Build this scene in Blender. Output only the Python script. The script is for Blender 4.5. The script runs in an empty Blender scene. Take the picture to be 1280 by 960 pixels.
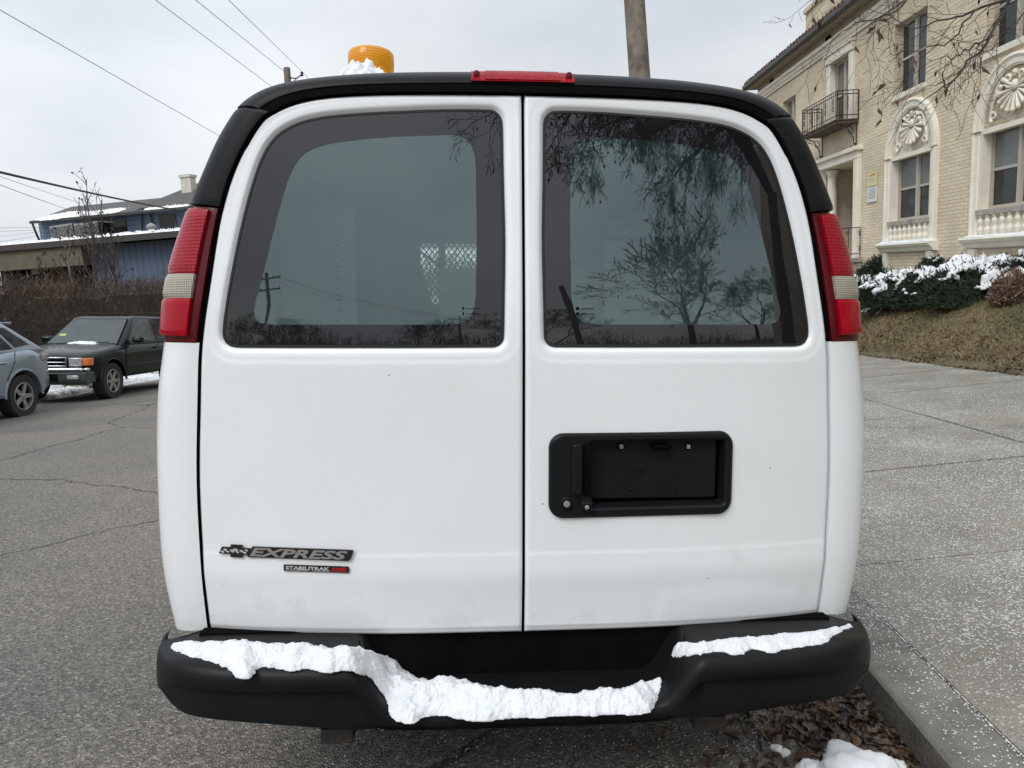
import bpy, bmesh, math, random
import numpy as np
from mathutils import Vector, Matrix, noise
sc = bpy.context.scene
COL = sc.collection
PI = math.pi
R = math.radians
rnd = random.Random(7)
# ------------------------------------------------------------------ camera model (street frame: Y along the street, road near the van z=0)
F, PITCH, CH = 887.0, R(5.3), 1.45
def ray(px, py):
    a = (px-640)/F; b = -(py-480)/F
    return Vector((a, math.cos(PITCH)+b*math.sin(PITCH), -math.sin(PITCH)+b*math.cos(PITCH)))
CAM = Vector((0, 0, CH))
def at_y(px, py, Y): d = ray(px, py); return CAM+d*(Y/d.y)
def at_x(px, py, X): d = ray(px, py); return CAM+d*(X/d.x)
# gravity in the street frame: the street runs downhill and leans a little
UP = Vector((-.058, -.065, 1)).normalized()
Yp = (Vector((0, 1, 0))-UP*UP.y).normalized(); Xp = Yp.cross(UP)
M3 = Matrix((Xp, Yp, UP))            # street frame -> world with Z straight up
M4 = M3.to_4x4(); MI = M3.transposed()
def upright(loc, yaw=0): return Matrix.Translation(loc) @ (MI @ Matrix.Rotation(yaw, 3, 'Z')).to_4x4()
def frame(loc, yaw=0): return Matrix.Translation(loc) @ Matrix.Rotation(yaw, 4, 'Z')
VANM = frame(Vector((.033, 1.9, 0)), R(3.4))
VANI = VANM.inverted()
# ------------------------------------------------------------------ node materials
def nt(name):
    m = bpy.data.materials.new(name); m.use_nodes = True
    n = m.node_tree.nodes; l = m.node_tree.links
    return m, n, l, n['Principled BSDF']
def mat(name, col, rough=.6, col2=None, scale=5, detail=6, bump=0, bscale=None, metal=0, coat=0, spec=None, lo=.35, hi=.65, bdist=.01):
    m, n, l, b = nt(name)
    b.inputs['Base Color'].default_value = (*col, 1); b.inputs['Roughness'].default_value = rough
    b.inputs['Metallic'].default_value = metal; b.inputs['Coat Weight'].default_value = coat; b.inputs['Coat Roughness'].default_value = .06
    if spec is not None: b.inputs['Specular IOR Level'].default_value = spec
    tc = n.new('ShaderNodeTexCoord')
    if col2:
        t = n.new('ShaderNodeTexNoise'); t.inputs['Scale'].default_value = scale; t.inputs['Detail'].default_value = detail; t.inputs['Roughness'].default_value = .65
        r = n.new('ShaderNodeValToRGB'); r.color_ramp.elements[0].position = lo; r.color_ramp.elements[1].position = hi
        r.color_ramp.elements[0].color = (*col, 1); r.color_ramp.elements[1].color = (*col2, 1)
        l.new(tc.outputs['Object'], t.inputs['Vector']); l.new(t.outputs['Fac'], r.inputs['Fac']); l.new(r.outputs['Color'], b.inputs['Base Color'])
    if bump:
        t = n.new('ShaderNodeTexNoise'); t.inputs['Scale'].default_value = bscale or scale*4; t.inputs['Detail'].default_value = 5
        bp = n.new('ShaderNodeBump'); bp.inputs['Strength'].default_value = bump; bp.inputs['Distance'].default_value = bdist
        l.new(tc.outputs['Object'], t.inputs['Vector']); l.new(t.outputs['Fac'], bp.inputs['Height']); l.new(bp.outputs['Normal'], b.inputs['Normal'])
    return m
def glassmat(name, tint, haze, hazecol=(.3, .36, .35), ior=1.5, gcol=(1, 1, 1)):
    m, n, l, b = nt(name); n.remove(b); out = n['Material Output']
    fr = n.new('ShaderNodeFresnel'); fr.inputs['IOR'].default_value = ior
    tr = n.new('ShaderNodeBsdfTransparent'); tr.inputs['Color'].default_value = (*tint, 1)
    gl = n.new('ShaderNodeBsdfGlossy'); gl.inputs['Roughness'].default_value = .0; gl.inputs['Color'].default_value = (*gcol, 1)
    df = n.new('ShaderNodeBsdfDiffuse'); df.inputs['Color'].default_value = (*hazecol, 1)  # pale diffuse film imitates dim interior light showing through the glass
    tc = n.new('ShaderNodeTexCoord'); t = n.new('ShaderNodeTexNoise'); t.inputs['Scale'].default_value = 3; t.inputs['Detail'].default_value = 7
    mr = n.new('ShaderNodeMapRange'); mr.inputs['From Min'].default_value = .3; mr.inputs['From Max'].default_value = .7
    mr.inputs['To Min'].default_value = haze*.85; mr.inputs['To Max'].default_value = haze*1.15
    l.new(tc.outputs['Object'], t.inputs['Vector']); l.new(t.outputs['Fac'], mr.inputs['Value'])
    m1 = n.new('ShaderNodeMixShader'); m2 = n.new('ShaderNodeMixShader')
    l.new(mr.outputs['Result'], m1.inputs['Fac']); l.new(tr.outputs[0], m1.inputs[1]); l.new(df.outputs[0], m1.inputs[2])
    l.new(fr.outputs[0], m2.inputs['Fac']); l.new(m1.outputs[0], m2.inputs[1]); l.new(gl.outputs[0], m2.inputs[2])
    l.new(m2.outputs[0], out.inputs['Surface'])
    return m
M = {}
def van_paint():
    m, n, l, b = nt('van_white_paint')
    tc = n.new('ShaderNodeTexCoord')
    t = n.new('ShaderNodeTexNoise'); t.inputs['Scale'].default_value = 2.2; t.inputs['Detail'].default_value = 9; t.inputs['Roughness'].default_value = .7
    r = n.new('ShaderNodeValToRGB'); e = r.color_ramp.elements
    e[0].position = .36; e[0].color = (.775, .79, .795, 1); e[1].position = .6; e[1].color = (.80, .82, .83, 1)
    l.new(tc.outputs['Object'], t.inputs['Vector']); l.new(t.outputs['Fac'], r.inputs['Fac'])
    # dried splashes and small chips
    t2 = n.new('ShaderNodeTexNoise'); t2.inputs['Scale'].default_value = 7; t2.inputs['Detail'].default_value = 12; t2.inputs['Roughness'].default_value = .75
    sx = n.new('ShaderNodeSeparateXYZ'); l.new(tc.outputs['Object'], sx.inputs[0]); l.new(tc.outputs['Object'], t2.inputs['Vector'])
    mr = n.new('ShaderNodeMapRange'); mr.inputs['From Min'].default_value = .95; mr.inputs['From Max'].default_value = .56; mr.inputs['To Min'].default_value = 0; mr.inputs['To Max'].default_value = .17
    l.new(sx.outputs['Z'], mr.inputs['Value'])
    ad = n.new('ShaderNodeMath'); ad.operation = 'ADD'; l.new(t2.outputs['Fac'], ad.inputs[0]); l.new(mr.outputs[0], ad.inputs[1])
    r2 = n.new('ShaderNodeValToRGB'); r2.color_ramp.elements[0].position = .66; r2.color_ramp.elements[0].color = (0, 0, 0, 1); r2.color_ramp.elements[1].position = .74; r2.color_ramp.elements[1].color = (.45, .45, .45, 1)
    l.new(ad.outputs[0], r2.inputs['Fac'])
    mx = n.new('ShaderNodeMix'); mx.data_type = 'RGBA'; mx.inputs['B'].default_value = (.66, .67, .665, 1)
    l.new(r2.outputs['Color'], mx.inputs['Factor']); l.new(r.outputs['Color'], mx.inputs['A'])
    v = n.new('ShaderNodeTexVoronoi'); v.inputs['Scale'].default_value = 17; l.new(tc.outputs['Object'], v.inputs['Vector'])
    r3 = n.new('ShaderNodeValToRGB'); r3.color_ramp.elements[0].position = .035; r3.color_ramp.elements[0].color = (1, 1, 1, 1); r3.color_ramp.elements[1].position = .05; r3.color_ramp.elements[1].color = (0, 0, 0, 1)
    l.new(v.outputs['Distance'], r3.inputs['Fac'])
    wn = n.new('ShaderNodeSeparateColor'); l.new(v.outputs['Color'], wn.inputs[0])
    gt = n.new('ShaderNodeMath'); gt.operation = 'GREATER_THAN'; gt.inputs[1].default_value = .86; l.new(wn.outputs[0], gt.inputs[0])
    mu = n.new('ShaderNodeMath'); mu.operation = 'MULTIPLY'; l.new(gt.outputs[0], mu.inputs[0]); l.new(r3.outputs['Color'], mu.inputs[1])
    m2 = n.new('ShaderNodeMix'); m2.data_type = 'RGBA'; m2.inputs['B'].default_value = (.3, .25, .22, 1)
    l.new(mu.outputs[0], m2.inputs['Factor']); l.new(mx.outputs['Result'], m2.inputs['A']); l.new(m2.outputs['Result'], b.inputs['Base Color'])
    b.inputs['Roughness'].default_value = .32; b.inputs['Coat Weight'].default_value = .7; b.inputs['Coat Roughness'].default_value = .07
    # faint orange peel
    t4 = n.new('ShaderNodeTexNoise'); t4.inputs['Scale'].default_value = 9; t4.inputs['Detail'].default_value = 1
    bp = n.new('ShaderNodeBump'); bp.inputs['Strength'].default_value = .05; bp.inputs['Distance'].default_value = .01
    l.new(tc.outputs['Object'], t4.inputs['Vector']); l.new(t4.outputs['Fac'], bp.inputs['Height']); l.new(bp.outputs['Normal'], b.inputs['Coat Normal'])
    return m
M['van'] = van_paint()
M['plastic'] = mat('black_trim_plastic', (.007, .008, .009), .42, (.009, .010, .012), 12, spec=.14, bump=.12, bscale=900, bdist=.001)
M['bumper'] = mat('black_bumper_plastic', (.006, .0065, .007), .42, (.008, .009, .0095), 7, spec=.17, bump=.15, bscale=700, bdist=.001)
M['gasket'] = mat('black_rubber', (.006, .006, .006), .7, (.01, .01, .01), 9)
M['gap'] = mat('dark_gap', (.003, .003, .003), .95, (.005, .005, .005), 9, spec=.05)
M['frit'] = mat('black_printed_glass', (.008, .008, .010), .0, (.010, .010, .012), 3, coat=0, spec=.62)
M['pane'] = glassmat('rear_window_glass', (.84, .95, .93), .035, (.28, .41, .41), ior=2.05, gcol=(.80, .98, .98))
M['clear'] = glassmat('clear_glass', (.8, .87, .85), .03)
M['steel'] = mat('galvanised_steel', (.45, .47, .48), .38, (.6, .62, .63), 9, metal=.85, bump=.1)
M['shelfpaint'] = mat('grey_shelf_paint', (.78, .84, .85), .5, (.83, .87, .88), 5)
M['inwall'] = mat('van_inner_panel', (.70, .74, .74), .6, (.76, .79, .79), 3)
M['paper'] = mat('pale_sheet', (.86, .92, .90), .6, (.74, .82, .80), 22)
M['chrome'] = mat('chrome', (.62, .64, .66), .12, (.5, .52, .54), 4, metal=1)
M['dkchrome'] = mat('badge_dark_chrome', (.36, .345, .33), .34, (.42, .40, .385), 60, metal=.6)
M['badgeblack'] = mat('badge_black', (.01, .01, .01), .3, (.016, .016, .016), 40)
M['redtext'] = mat('badge_red', (.5, .015, .02), .4, (.42, .01, .015), 30)
M['greytext'] = mat('badge_grey', (.4, .4, .39), .4, (.5, .5, .49), 30)
def lensmat(name, c1, c2, sc_, rough=.12):
    m, n, l, b = nt(name)
    tc = n.new('ShaderNodeTexCoord')
    w = []
    for ax in ('X', 'Z'):
        t = n.new('ShaderNodeTexWave'); t.wave_type = 'BANDS'; t.bands_direction = ax; t.inputs['Scale'].default_value = sc_; t.inputs['Distortion'].default_value = .15
        l.new(tc.outputs['Object'], t.inputs['Vector']); w.append(t)
    a = n.new('ShaderNodeMath'); a.operation = 'MULTIPLY'; l.new(w[0].outputs['Fac'], a.inputs[0]); l.new(w[1].outputs['Fac'], a.inputs[1])
    r = n.new('ShaderNodeValToRGB'); r.color_ramp.elements[0].color = (*c1, 1); r.color_ramp.elements[1].color = (*c2, 1)
    l.new(a.outputs[0], r.inputs['Fac']); l.new(r.outputs['Color'], b.inputs['Base Color'])
    bp = n.new('ShaderNodeBump'); bp.inputs['Strength'].default_value = .5; bp.inputs['Distance'].default_value = .003
    l.new(a.outputs[0], bp.inputs['Height']); l.new(bp.outputs['Normal'], b.inputs['Normal'])
    b.inputs['Roughness'].default_value = .35; b.inputs['Specular IOR Level'].default_value = .15; b.inputs['Coat Weight'].default_value = .45; b.inputs['Coat Roughness'].default_value = rough
    return m
M['redgrid'] = lensmat('red_reflector_lens', (.26, .002, .012), (.40, .004, .018), 34)
M['redsmooth'] = mat('red_lens', (.38, .001, .013), .25, (.30, .001, .010), 2.5, coat=.35, spec=.1)
M['redbar'] = mat('red_brake_bar', (.20, .001, .005), .35, (.34, .003, .010), 90, spec=.1, bump=.3, bscale=160)
M['redrim'] = mat('red_lens_flange', (.10, .002, .006), .3, (.07, .001, .004), 6, coat=.3, spec=.2)
M['whitelens'] = lensmat('clear_reverse_lens', (.27, .24, .195), (.60, .56, .47), 50)
M['amber'] = lensmat('amber_beacon_lens', (.66, .25, .0), (.78, .33, .001), 40)
M['snow'] = mat('snow', (.83, .845, .865), .7, (.74, .765, .80), 18, bump=.8, bscale=420, bdist=.004)
M['ice'] = mat('dirty_ice', (.72, .69, .66), .3, (.82, .82, .82), 20, bump=.3)
b = M['snow'].node_tree.nodes['Principled BSDF']; b.inputs['Subsurface Weight'].default_value = .25; b.inputs['Subsurface Scale'].default_value = .02; b.inputs['Subsurface Radius'].default_value = (.6, .8, 1)
M['tyre'] = mat('tyre_rubber', (.014, .014, .014), .75, (.03, .029, .028), 14, bump=.3)
M['alloy'] = mat('alloy_wheel', (.42, .43, .44), .35, (.34, .34, .34), 10, metal=.8)
M['iron'] = mat('black_iron', (.015, .014, .014), .5, (.04, .03, .025), 20, bump=.2)
M['bark'] = mat('bark', (.045, .036, .03), .9, (.10, .085, .07), 14, bump=.8, bscale=60)
M['twig'] = mat('bare_twig', (.040, .032, .027), .9, (.075, .06, .05), 3)
M['deadleaf'] = mat('dead_leaf', (.035, .02, .016), .8, (.09, .05, .034), 2.5, lo=.3, hi=.7)
M['wood'] = mat('weathered_pole_wood', (.10, .08, .065), .9, (.26, .22, .18), 4, bump=.8, bscale=30)
M['cable'] = mat('black_cable', (.015, .015, .015), .6, (.03, .03, .03), 5)
M['wire'] = mat('grey_wire', (.10, .10, .105), .5, (.16, .16, .16), 5)
# ------------------------------------------------------------------ mesh building
class MB:
    def __init__(s): s.v = []; s.f = []; s.m = []; s.mi = 0
    def add(s, vs, fs):
        o = len(s.v); s.v.extend([tuple(v) for v in vs]); s.f.extend([tuple(i+o for i in f) for f in fs]); s.m.extend([s.mi]*len(fs)); return s
    def box(s, x0, x1, y0, y1, z0, z1):
        return s.add([(x0,y0,z0),(x1,y0,z0),(x1,y1,z0),(x0,y1,z0),(x0,y0,z1),(x1,y0,z1),(x1,y1,z1),(x0,y1,z1)],
                     [(0,3,2,1),(4,5,6,7),(0,1,5,4),(1,2,6,5),(2,3,7,6),(3,0,4,7)])
    def tube(s, pts, rads, n=6, caps=True):
        pts = [Vector(p) for p in pts]
        if not hasattr(rads, '__len__'): rads = [rads]*len(pts)
        vs = []; up = None
        for i, p in enumerate(pts):
            d = (pts[min(i+1, len(pts)-1)]-pts[max(i-1, 0)])
            d = d.normalized() if d.length > 1e-9 else Vector((0, 0, 1))
            if up is None: up = d.orthogonal().normalized()
            else:
                up = up-d*up.dot(d); up = up.normalized() if up.length > 1e-6 else d.orthogonal().normalized()
            w = d.cross(up)
            for k in range(n):
                a = 2*PI*k/n; vs.append(p+(up*math.cos(a)+w*math.sin(a))*rads[i])
        fs = [(i*n+k, i*n+(k+1) % n, (i+1)*n+(k+1) % n, (i+1)*n+k) for i in range(len(pts)-1) for k in range(n)]
        if caps: fs += [tuple(range(n-1, -1, -1)), tuple((len(pts)-1)*n+k for k in range(n))]
        return s.add(vs, fs)
    def loops(s, loops, close=True, cap0=False, cap1=False):
        n = len(loops[0]); vs = [p for L in loops for p in L]; fs = []
        for i in range(len(loops)-1):
            for k in range(n if close else n-1):
                fs.append((i*n+k, i*n+(k+1) % n, (i+1)*n+(k+1) % n, (i+1)*n+k))
        if cap0: fs.append(tuple(range(n-1, -1, -1)))
        if cap1: fs.append(tuple((len(loops)-1)*n+k for k in range(n)))
        return s.add(vs, fs)
    def grid(s, P, flip=False):
        a, b = len(P), len(P[0]); vs = [p for row in P for p in row]
        fs = [(i*b+j, i*b+j+1, (i+1)*b+j+1, (i+1)*b+j) for i in range(a-1) for j in range(b-1)]
        if flip: fs = [f[::-1] for f in fs]
        return s.add(vs, fs)
    def prism(s, poly, a, b, axis='y'):
        # poly of (p,q) extruded between a and b
        f = {'y': lambda p, q, t: (p, t, q), 'x': lambda p, q, t: (t, p, q), 'z': lambda p, q, t: (p, q, t)}[axis]
        n = len(poly); vs = [f(p, q, a) for p, q in poly]+[f(p, q, b) for p, q in poly]
        return s.add(vs, [tuple(range(n)), tuple(range(2*n-1, n-1, -1))]+[(i, i+n, (i+1) % n+n, (i+1) % n) for i in range(n)])
    def lathe(s, prof, c=(0, 0, 0), axis='z', n=16):
        c = Vector(c); L = []
        for r_, h in prof:
            row = []
            for k in range(n):
                a = 2*PI*k/n; x, y = r_*math.cos(a), r_*math.sin(a)
                row.append(c+Vector({'z': (x, y, h), 'y': (x, h, y), 'x': (h, x, y)}[axis]))
            L.append(row)
        return s.loops(L, True, True, True)
    def build(s, name, mats, parent=None, matrix=None, smooth=False, bevel=0, angle=35, seg=2):
        me = bpy.data.meshes.new(name); me.from_pydata(s.v, [], s.f); me.validate(clean_customdata=False)
        if not isinstance(mats, (list, tuple)): mats = [mats]
        for m in mats: me.materials.append(m)
        if len(me.polygons) == len(s.m): me.polygons.foreach_set('material_index', s.m)
        bm = bmesh.new(); bm.from_mesh(me); bmesh.ops.recalc_face_normals(bm, faces=bm.faces); bm.to_mesh(me); bm.free()
        if smooth: 
            me.polygons.foreach_set('use_smooth', [True]*len(me.polygons)); me.set_sharp_from_angle(angle=R(angle))
        o = bpy.data.objects.new(name, me); COL.objects.link(o)
        if parent: o.parent = parent
        if matrix is not None: o.matrix_basis = matrix
        if bevel:
            md = o.modifiers.new('bevel', 'BEVEL'); md.width = bevel; md.segments = seg; md.limit_method = 'ANGLE'; md.angle_limit = R(30)
            me.polygons.foreach_set('use_smooth', [True]*len(me.polygons)); me.set_sharp_from_angle(angle=R(40))
        return o
def tag(o, label=None, cat=None, group=None, kind=None):
    if label: o['label'] = label
    if cat: o['category'] = cat
    if group: o['group'] = group
    if kind: o['kind'] = kind
    return o
def thing(name, matrix, label, cat, group=None):
    o = bpy.data.objects.new(name, None); COL.objects.link(o); o.empty_display_size = .2
    o.matrix_basis = matrix
    return tag(o, label, cat, group)
def copy_tree(o, parent=None):
    c = o.copy(); COL.objects.link(c); c.parent = parent
    for ch in [x for x in COL.objects if x.parent == o]: copy_tree(ch, c)
    return c
def cr(pts, n):
    """Catmull-Rom through tuples, n samples per span"""
    out = []
    P = [np.array(p, float) for p in pts]
    for i in range(len(P)-1):
        p0, p1, p2, p3 = P[max(i-1, 0)], P[i], P[i+1], P[min(i+2, len(P)-1)]
        for k in range(n):
            t = k/n
            out.append(.5*((2*p1)+(-p0+p2)*t+(2*p0-5*p1+4*p2-p3)*t*t+(-p0+3*p1-3*p2+p3)*t**3))
    out.append(P[-1]); return out
def rrect(x0, x1, z0, z1, r, n=6):
    pts = []
    for cx_, cz_, a0 in ((x1-r, z0+r, -90), (x1-r, z1-r, 0), (x0+r, z1-r, 90), (x0+r, z0+r, 180)):
        for k in range(n+1):
            a = R(a0+90*k/n); pts.append((cx_+r*math.cos(a), cz_+r*math.sin(a)))
    return pts
def smooth01(t): t = min(1, max(0, t)); return t*t*(3-2*t)
def fbm(x, y, z, o=4):
    return noise.fractal(Vector((x, y, z)), 1.0, 2.0, o)
def text_mesh(mb, body, size, x, y, z, shear=0, offset=0, depth=.001, spacing=1, width=None, height=None, matrix=None):
    cu = bpy.data.curves.new('lettering', 'FONT'); cu.body = body; cu.size = size; cu.shear = shear; cu.offset = offset; cu.extrude = depth; cu.space_character = spacing
    cu.resolution_u = 3
    ob = bpy.data.objects.new('lettering', cu); COL.objects.link(ob)
    dg = bpy.context.evaluated_depsgraph_get(); me = bpy.data.meshes.new_from_object(ob.evaluated_get(dg))
    vs = [v.co.copy() for v in me.vertices]; fs = [tuple(p.vertices) for p in me.polygons]
    bpy.data.objects.remove(ob); bpy.data.curves.remove(cu); bpy.data.meshes.remove(me)
    x0 = min(v.x for v in vs); x1 = max(v.x for v in vs); y0 = min(v.y for v in vs); y1 = max(v.y for v in vs)
    sx = (width/(x1-x0)) if width else 1; sy = (height/(y1-y0)) if height else sx
    pts = [Vector((x+(v.x-x0)*sx, y-v.z, z+(v.y-y0)*sy)) for v in vs]
    if matrix is not None: pts = [matrix @ p for p in pts]
    mb.add(pts, fs)
# ================================================================== THE VAN (local: x right, y forward, z up)
van = thing('cargo_van', VANM, 'white cargo van seen from behind with twin rear doors and snow on its black bumper', 'van')
def gsurf(x, z):
    t = z-1.45
    lean = t if t > .15 else ((t+.15)**2/.6 if t > -.15 else 0)
    tuck = .13*.022*math.log(1+math.exp(min(30, (.735-z)/.022)))
    return .07*(abs(x)/.9)**3+lean*.10+tuck
KD = [(.888,.572),(.892,.75),(.894,1.0),(.882,1.22),(.870,1.38),(.842,1.55),(.812,1.72),(.772,1.845),(.708,1.958),(.65,2.003),(.565,2.03),(.43,2.042),(.2,2.047),(0,2.048)]
KO = [(1.0,.56),(1.03,.75),(1.035,1.0),(1.027,1.22),(1.003,1.38),(.980,1.55),(.918,1.735),(.868,1.855),(.82,1.955),(.758,2.035),(.655,2.082),(.462,2.108),(.22,2.119),(0,2.121)]
KP = [(a[0], a[1], b_[0], b_[1], .15+.05*min(1, i/8)) for i, (a, b_) in enumerate(zip(KD, KO))]
NS = 8
KF = cr(KP, NS)           # dense correspondence rows
def kat(k):
    i = min(int(k*NS), len(KF)-2); f = k*NS-i
    return KF[i]*(1-f)+KF[i+1]*f
def corner(k, t, off=0, side=1):
    def P(k, t):
        q = kat(k); a = t*PI/2; s = math.sin(a); c_ = 1-math.cos(a)
        if t > 1: s = 1; c_ = 1+(t-1)
        yD = gsurf(q[0], q[1])
        return Vector((q[0]+(q[2]-q[0])*s, yD+(q[4]-yD)*c_, q[1]+(q[3]-q[1])*s))
    p = P(k, t)
    if off:
        e = .02
        du = P(min(k+e, 13), t)-P(max(k-e, 0), t); dv = P(k, t+e)-P(k, max(t-e, 0))
        nn = dv.cross(du)
        if nn.length > 1e-9:
            nn.normalize()
            if nn.y > .3 or nn.dot(Vector((p.x, -.3, p.z-1.2))) < 0: nn = -nn
            p = p+nn*off
    return Vector((p.x*side, p.y, p.z))
def kz(z):   # k at which the door edge reaches height z
    for i in range(len(KF)-1):
        if KF[i][1] <= z <= KF[i+1][1]: return (i+(z-KF[i][1])/(KF[i+1][1]-KF[i][1]))/NS
    return 0
K1, K2, K3 = kz(1.384), kz(1.742), 8.72
# body shell: corner strips and sides running forward to the nose
NOSE = [(.30, 1, 1), (1.2, 1.0, 1), (2.4, 1.0, 1), (3.5, .995, .995), (3.85, .99, .97)]
for side in (1, -1):
    lo = MB(); up_ = MB()
    ks = sorted(set([0, K1, 13]+[i/4 for i in range(0, 53)]))
    ts = [0]+[.02+.98*j/10 for j in range(11)]
    rows = []
    for k in ks:
        row = [corner(k, 0, 0, side)+Vector((0, .05, 0))]+[corner(k, t, 0, side)+Vector((.004*side*(1-t), .003*(1-t), 0)) for t in ts]
        o = row[-1]
        for y, sw, sh in NOSE: row.append(Vector((o.x*sw, y, o.z if o.z < 1.2 else 1.2+(o.z-1.2)*sh)))
        rows.append(row)
    i1 = ks.index(K1)
    ik2 = min(range(len(ks)), key=lambda i: abs(ks[i]-K2))
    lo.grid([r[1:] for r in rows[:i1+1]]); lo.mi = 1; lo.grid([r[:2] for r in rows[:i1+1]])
    lo.build('side_panel', [M['van'], M['gap'] if side < 0 else M['shelfpaint']], van, smooth=True, angle=50)  # shade of the door gap put into the lip's colour, darkest at left
    hi = MB(); W = [[p-Vector((side*.006*(1 if k < K2 else 0), 0, 0)) for p in r[len(ts)-1:]] for k, r in zip(ks[i1:], rows[i1:])]
    hi.grid(W); 
    hi.mi = 1; hi.grid([[p+Vector((-side*.02, .012, 0))*(1 if k < K2+.2 else .2) for p in r[:len(ts)]] for k, r in zip(ks[i1:], rows[i1:])])  # black corner skin stands in for the shadow gap beside the tail light
    # gutter ledge
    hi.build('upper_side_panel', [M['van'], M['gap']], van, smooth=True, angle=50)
# nose of the van: hood, grille wall, windshield frame
nb = MB()
nb.prism([(3.85,.5),(3.85,1.22),(4.05,1.22),(4.9,1.06),(5.2,.98),(5.28,.8),(5.28,.5)], -.98, .98, 'x')
hood = nb.build('hood', M['van'], van, bevel=.08)
for s in (-1, 1): fr = MB(); fr.prism([(3.80,2.0),(3.86,2.03),(4.42,1.24),(4.30,1.22)], s*.86, s*.98, 'x'); fr.build('windshield_pillar', M['van'], van)
ws = MB(); ws.add([(-.86,4.38,1.23),(.86,4.38,1.23),(.82,3.83,2.04),(-.82,3.83,2.04)], [(0,1,2,3)]); ws.build('windshield', M['clear'], van)
ub = MB(); ub.box(-.93, .93, .12, 5.2, .42, .55); ub.build('underbody', M['gap'], van)
# dark inner wall seen under the doors, above the bumper step
uw = MB(); uw.box(-.90, .90, .05, .09, .40, .578); uw.build('rear_sill', M['gap'], van)
# door jamb behind the gaps (an open ring so that the interior shows through the windows)
jb = MB()
for side in (1, -1):
    L0 = [Vector((KF[i][0]*side*1.0, gsurf(KF[i][0], KF[i][1])+.045, KF[i][1])) for i in range(len(KF))]
    L1 = [Vector((p.x-.05*side, p.y, min(p.z, 2.048)-(.045 if p.z > 1.9 else 0))) for p in L0]
    jb.grid([L0, L1])
jb.build('door_jamb', M['gap'], van)
jb = MB(); jb.grid([[Vector((x, gsurf(x, z)+.04, z)) for x in (-.035, 0, .035)] for z in [.575+.0735*i for i in range(21)]]); jb.build('door_post', M['gap'], van)
jb = MB(); jb.grid([[Vector((x, gsurf(x, .6)+.04, z)) for x in [-.87+.087*i for i in range(21)]] for z in (.572, .63)]); jb.build('threshold', M['gap'], van)
# ---- windows
WO = [(.058,1.40),(.0555,1.5),(.053,1.66),(.056,1.82),(.058,1.965),(.0645,1.99),(.085,2.003),(.20,2.003),(.33,1.997),(.45,1.990),(.545,1.980),(.605,1.964),(.655,1.935),(.69,1.89),(.722,1.81),(.755,1.69),(.779,1.58),(.797,1.485),(.807,1.42),(.803,1.391),(.783,1.377),(.72,1.375),(.5,1.375),(.3,1.375),(.085,1.376),(.066,1.383)]
WI = [(.130,1.50),(.128,1.56),(.126,1.66),(.127,1.80),(.129,1.875),(.142,1.915),(.175,1.935),(.25,1.935),(.35,1.930),(.44,1.922),(.53,1.908),(.575,1.890),(.605,1.86),(.625,1.82),(.648,1.75),(.672,1.66),(.695,1.57),(.715,1.50),(.722,1.47),(.716,1.445),(.695,1.435),(.64,1.433),(.5,1.433),(.3,1.433),(.175,1.435),(.145,1.452)]
def closed(pts, n):
    P = [np.array(p, float) for p in pts]; N = len(P); out = []
    for i in range(N):
        p0, p1, p2, p3 = P[i-1], P[i], P[(i+1) % N], P[(i+2) % N]
        # chord-limited tangents keep the long straight runs straight
        for k in range(n):
            t = k/n; L = np.linalg.norm(p2-p1)
            m1 = (p2-p0); m1 = m1/max(np.linalg.norm(m1), 1e-9)*min(L, np.linalg.norm(p1-p0)*2); m2 = (p3-p1); m2 = m2/max(np.linalg.norm(m2), 1e-9)*min(L, np.linalg.norm(p3-p2)*2)
            out.append((2*t**3-3*t*t+1)*p1+(t**3-2*t*t+t)*m1+(-2*t**3+3*t*t)*p2+(t**3-t*t)*m2)
    return np.array(out)
WOc = closed(WO, 6); WIc = closed(WI, 6)
def sdf(P, poly):
    """signed distance (positive outside) of points P (n,2) to a closed polygon"""
    A = poly; B = np.roll(poly, -1, 0); d2 = np.full(len(P), 1e9); ins = np.zeros(len(P), bool)
    for a, b_ in zip(A, B):
        ab = b_-a; L = ab@ab
        if L < 1e-14: continue
        t = np.clip(((P-a)@ab)/L, 0, 1); q = a+t[:, None]*ab; d2 = np.minimum(d2, ((P-q)**2).sum(1))
        c_ = ((a[1] > P[:, 1]) != (b_[1] > P[:, 1]))
        with np.errstate(divide='ignore', invalid='ignore'):
            xi = (b_[0]-a[0])*(P[:, 1]-a[1])/(b_[1]-a[1] if b_[1] != a[1] else 1e-12)+a[0]
        ins ^= c_ & (P[:, 0] < xi)
    return np.where(ins, -1, 1)*np.sqrt(d2)
PLO = np.array(rrect(.072, .578, .908, 1.135, .035, 6))
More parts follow.
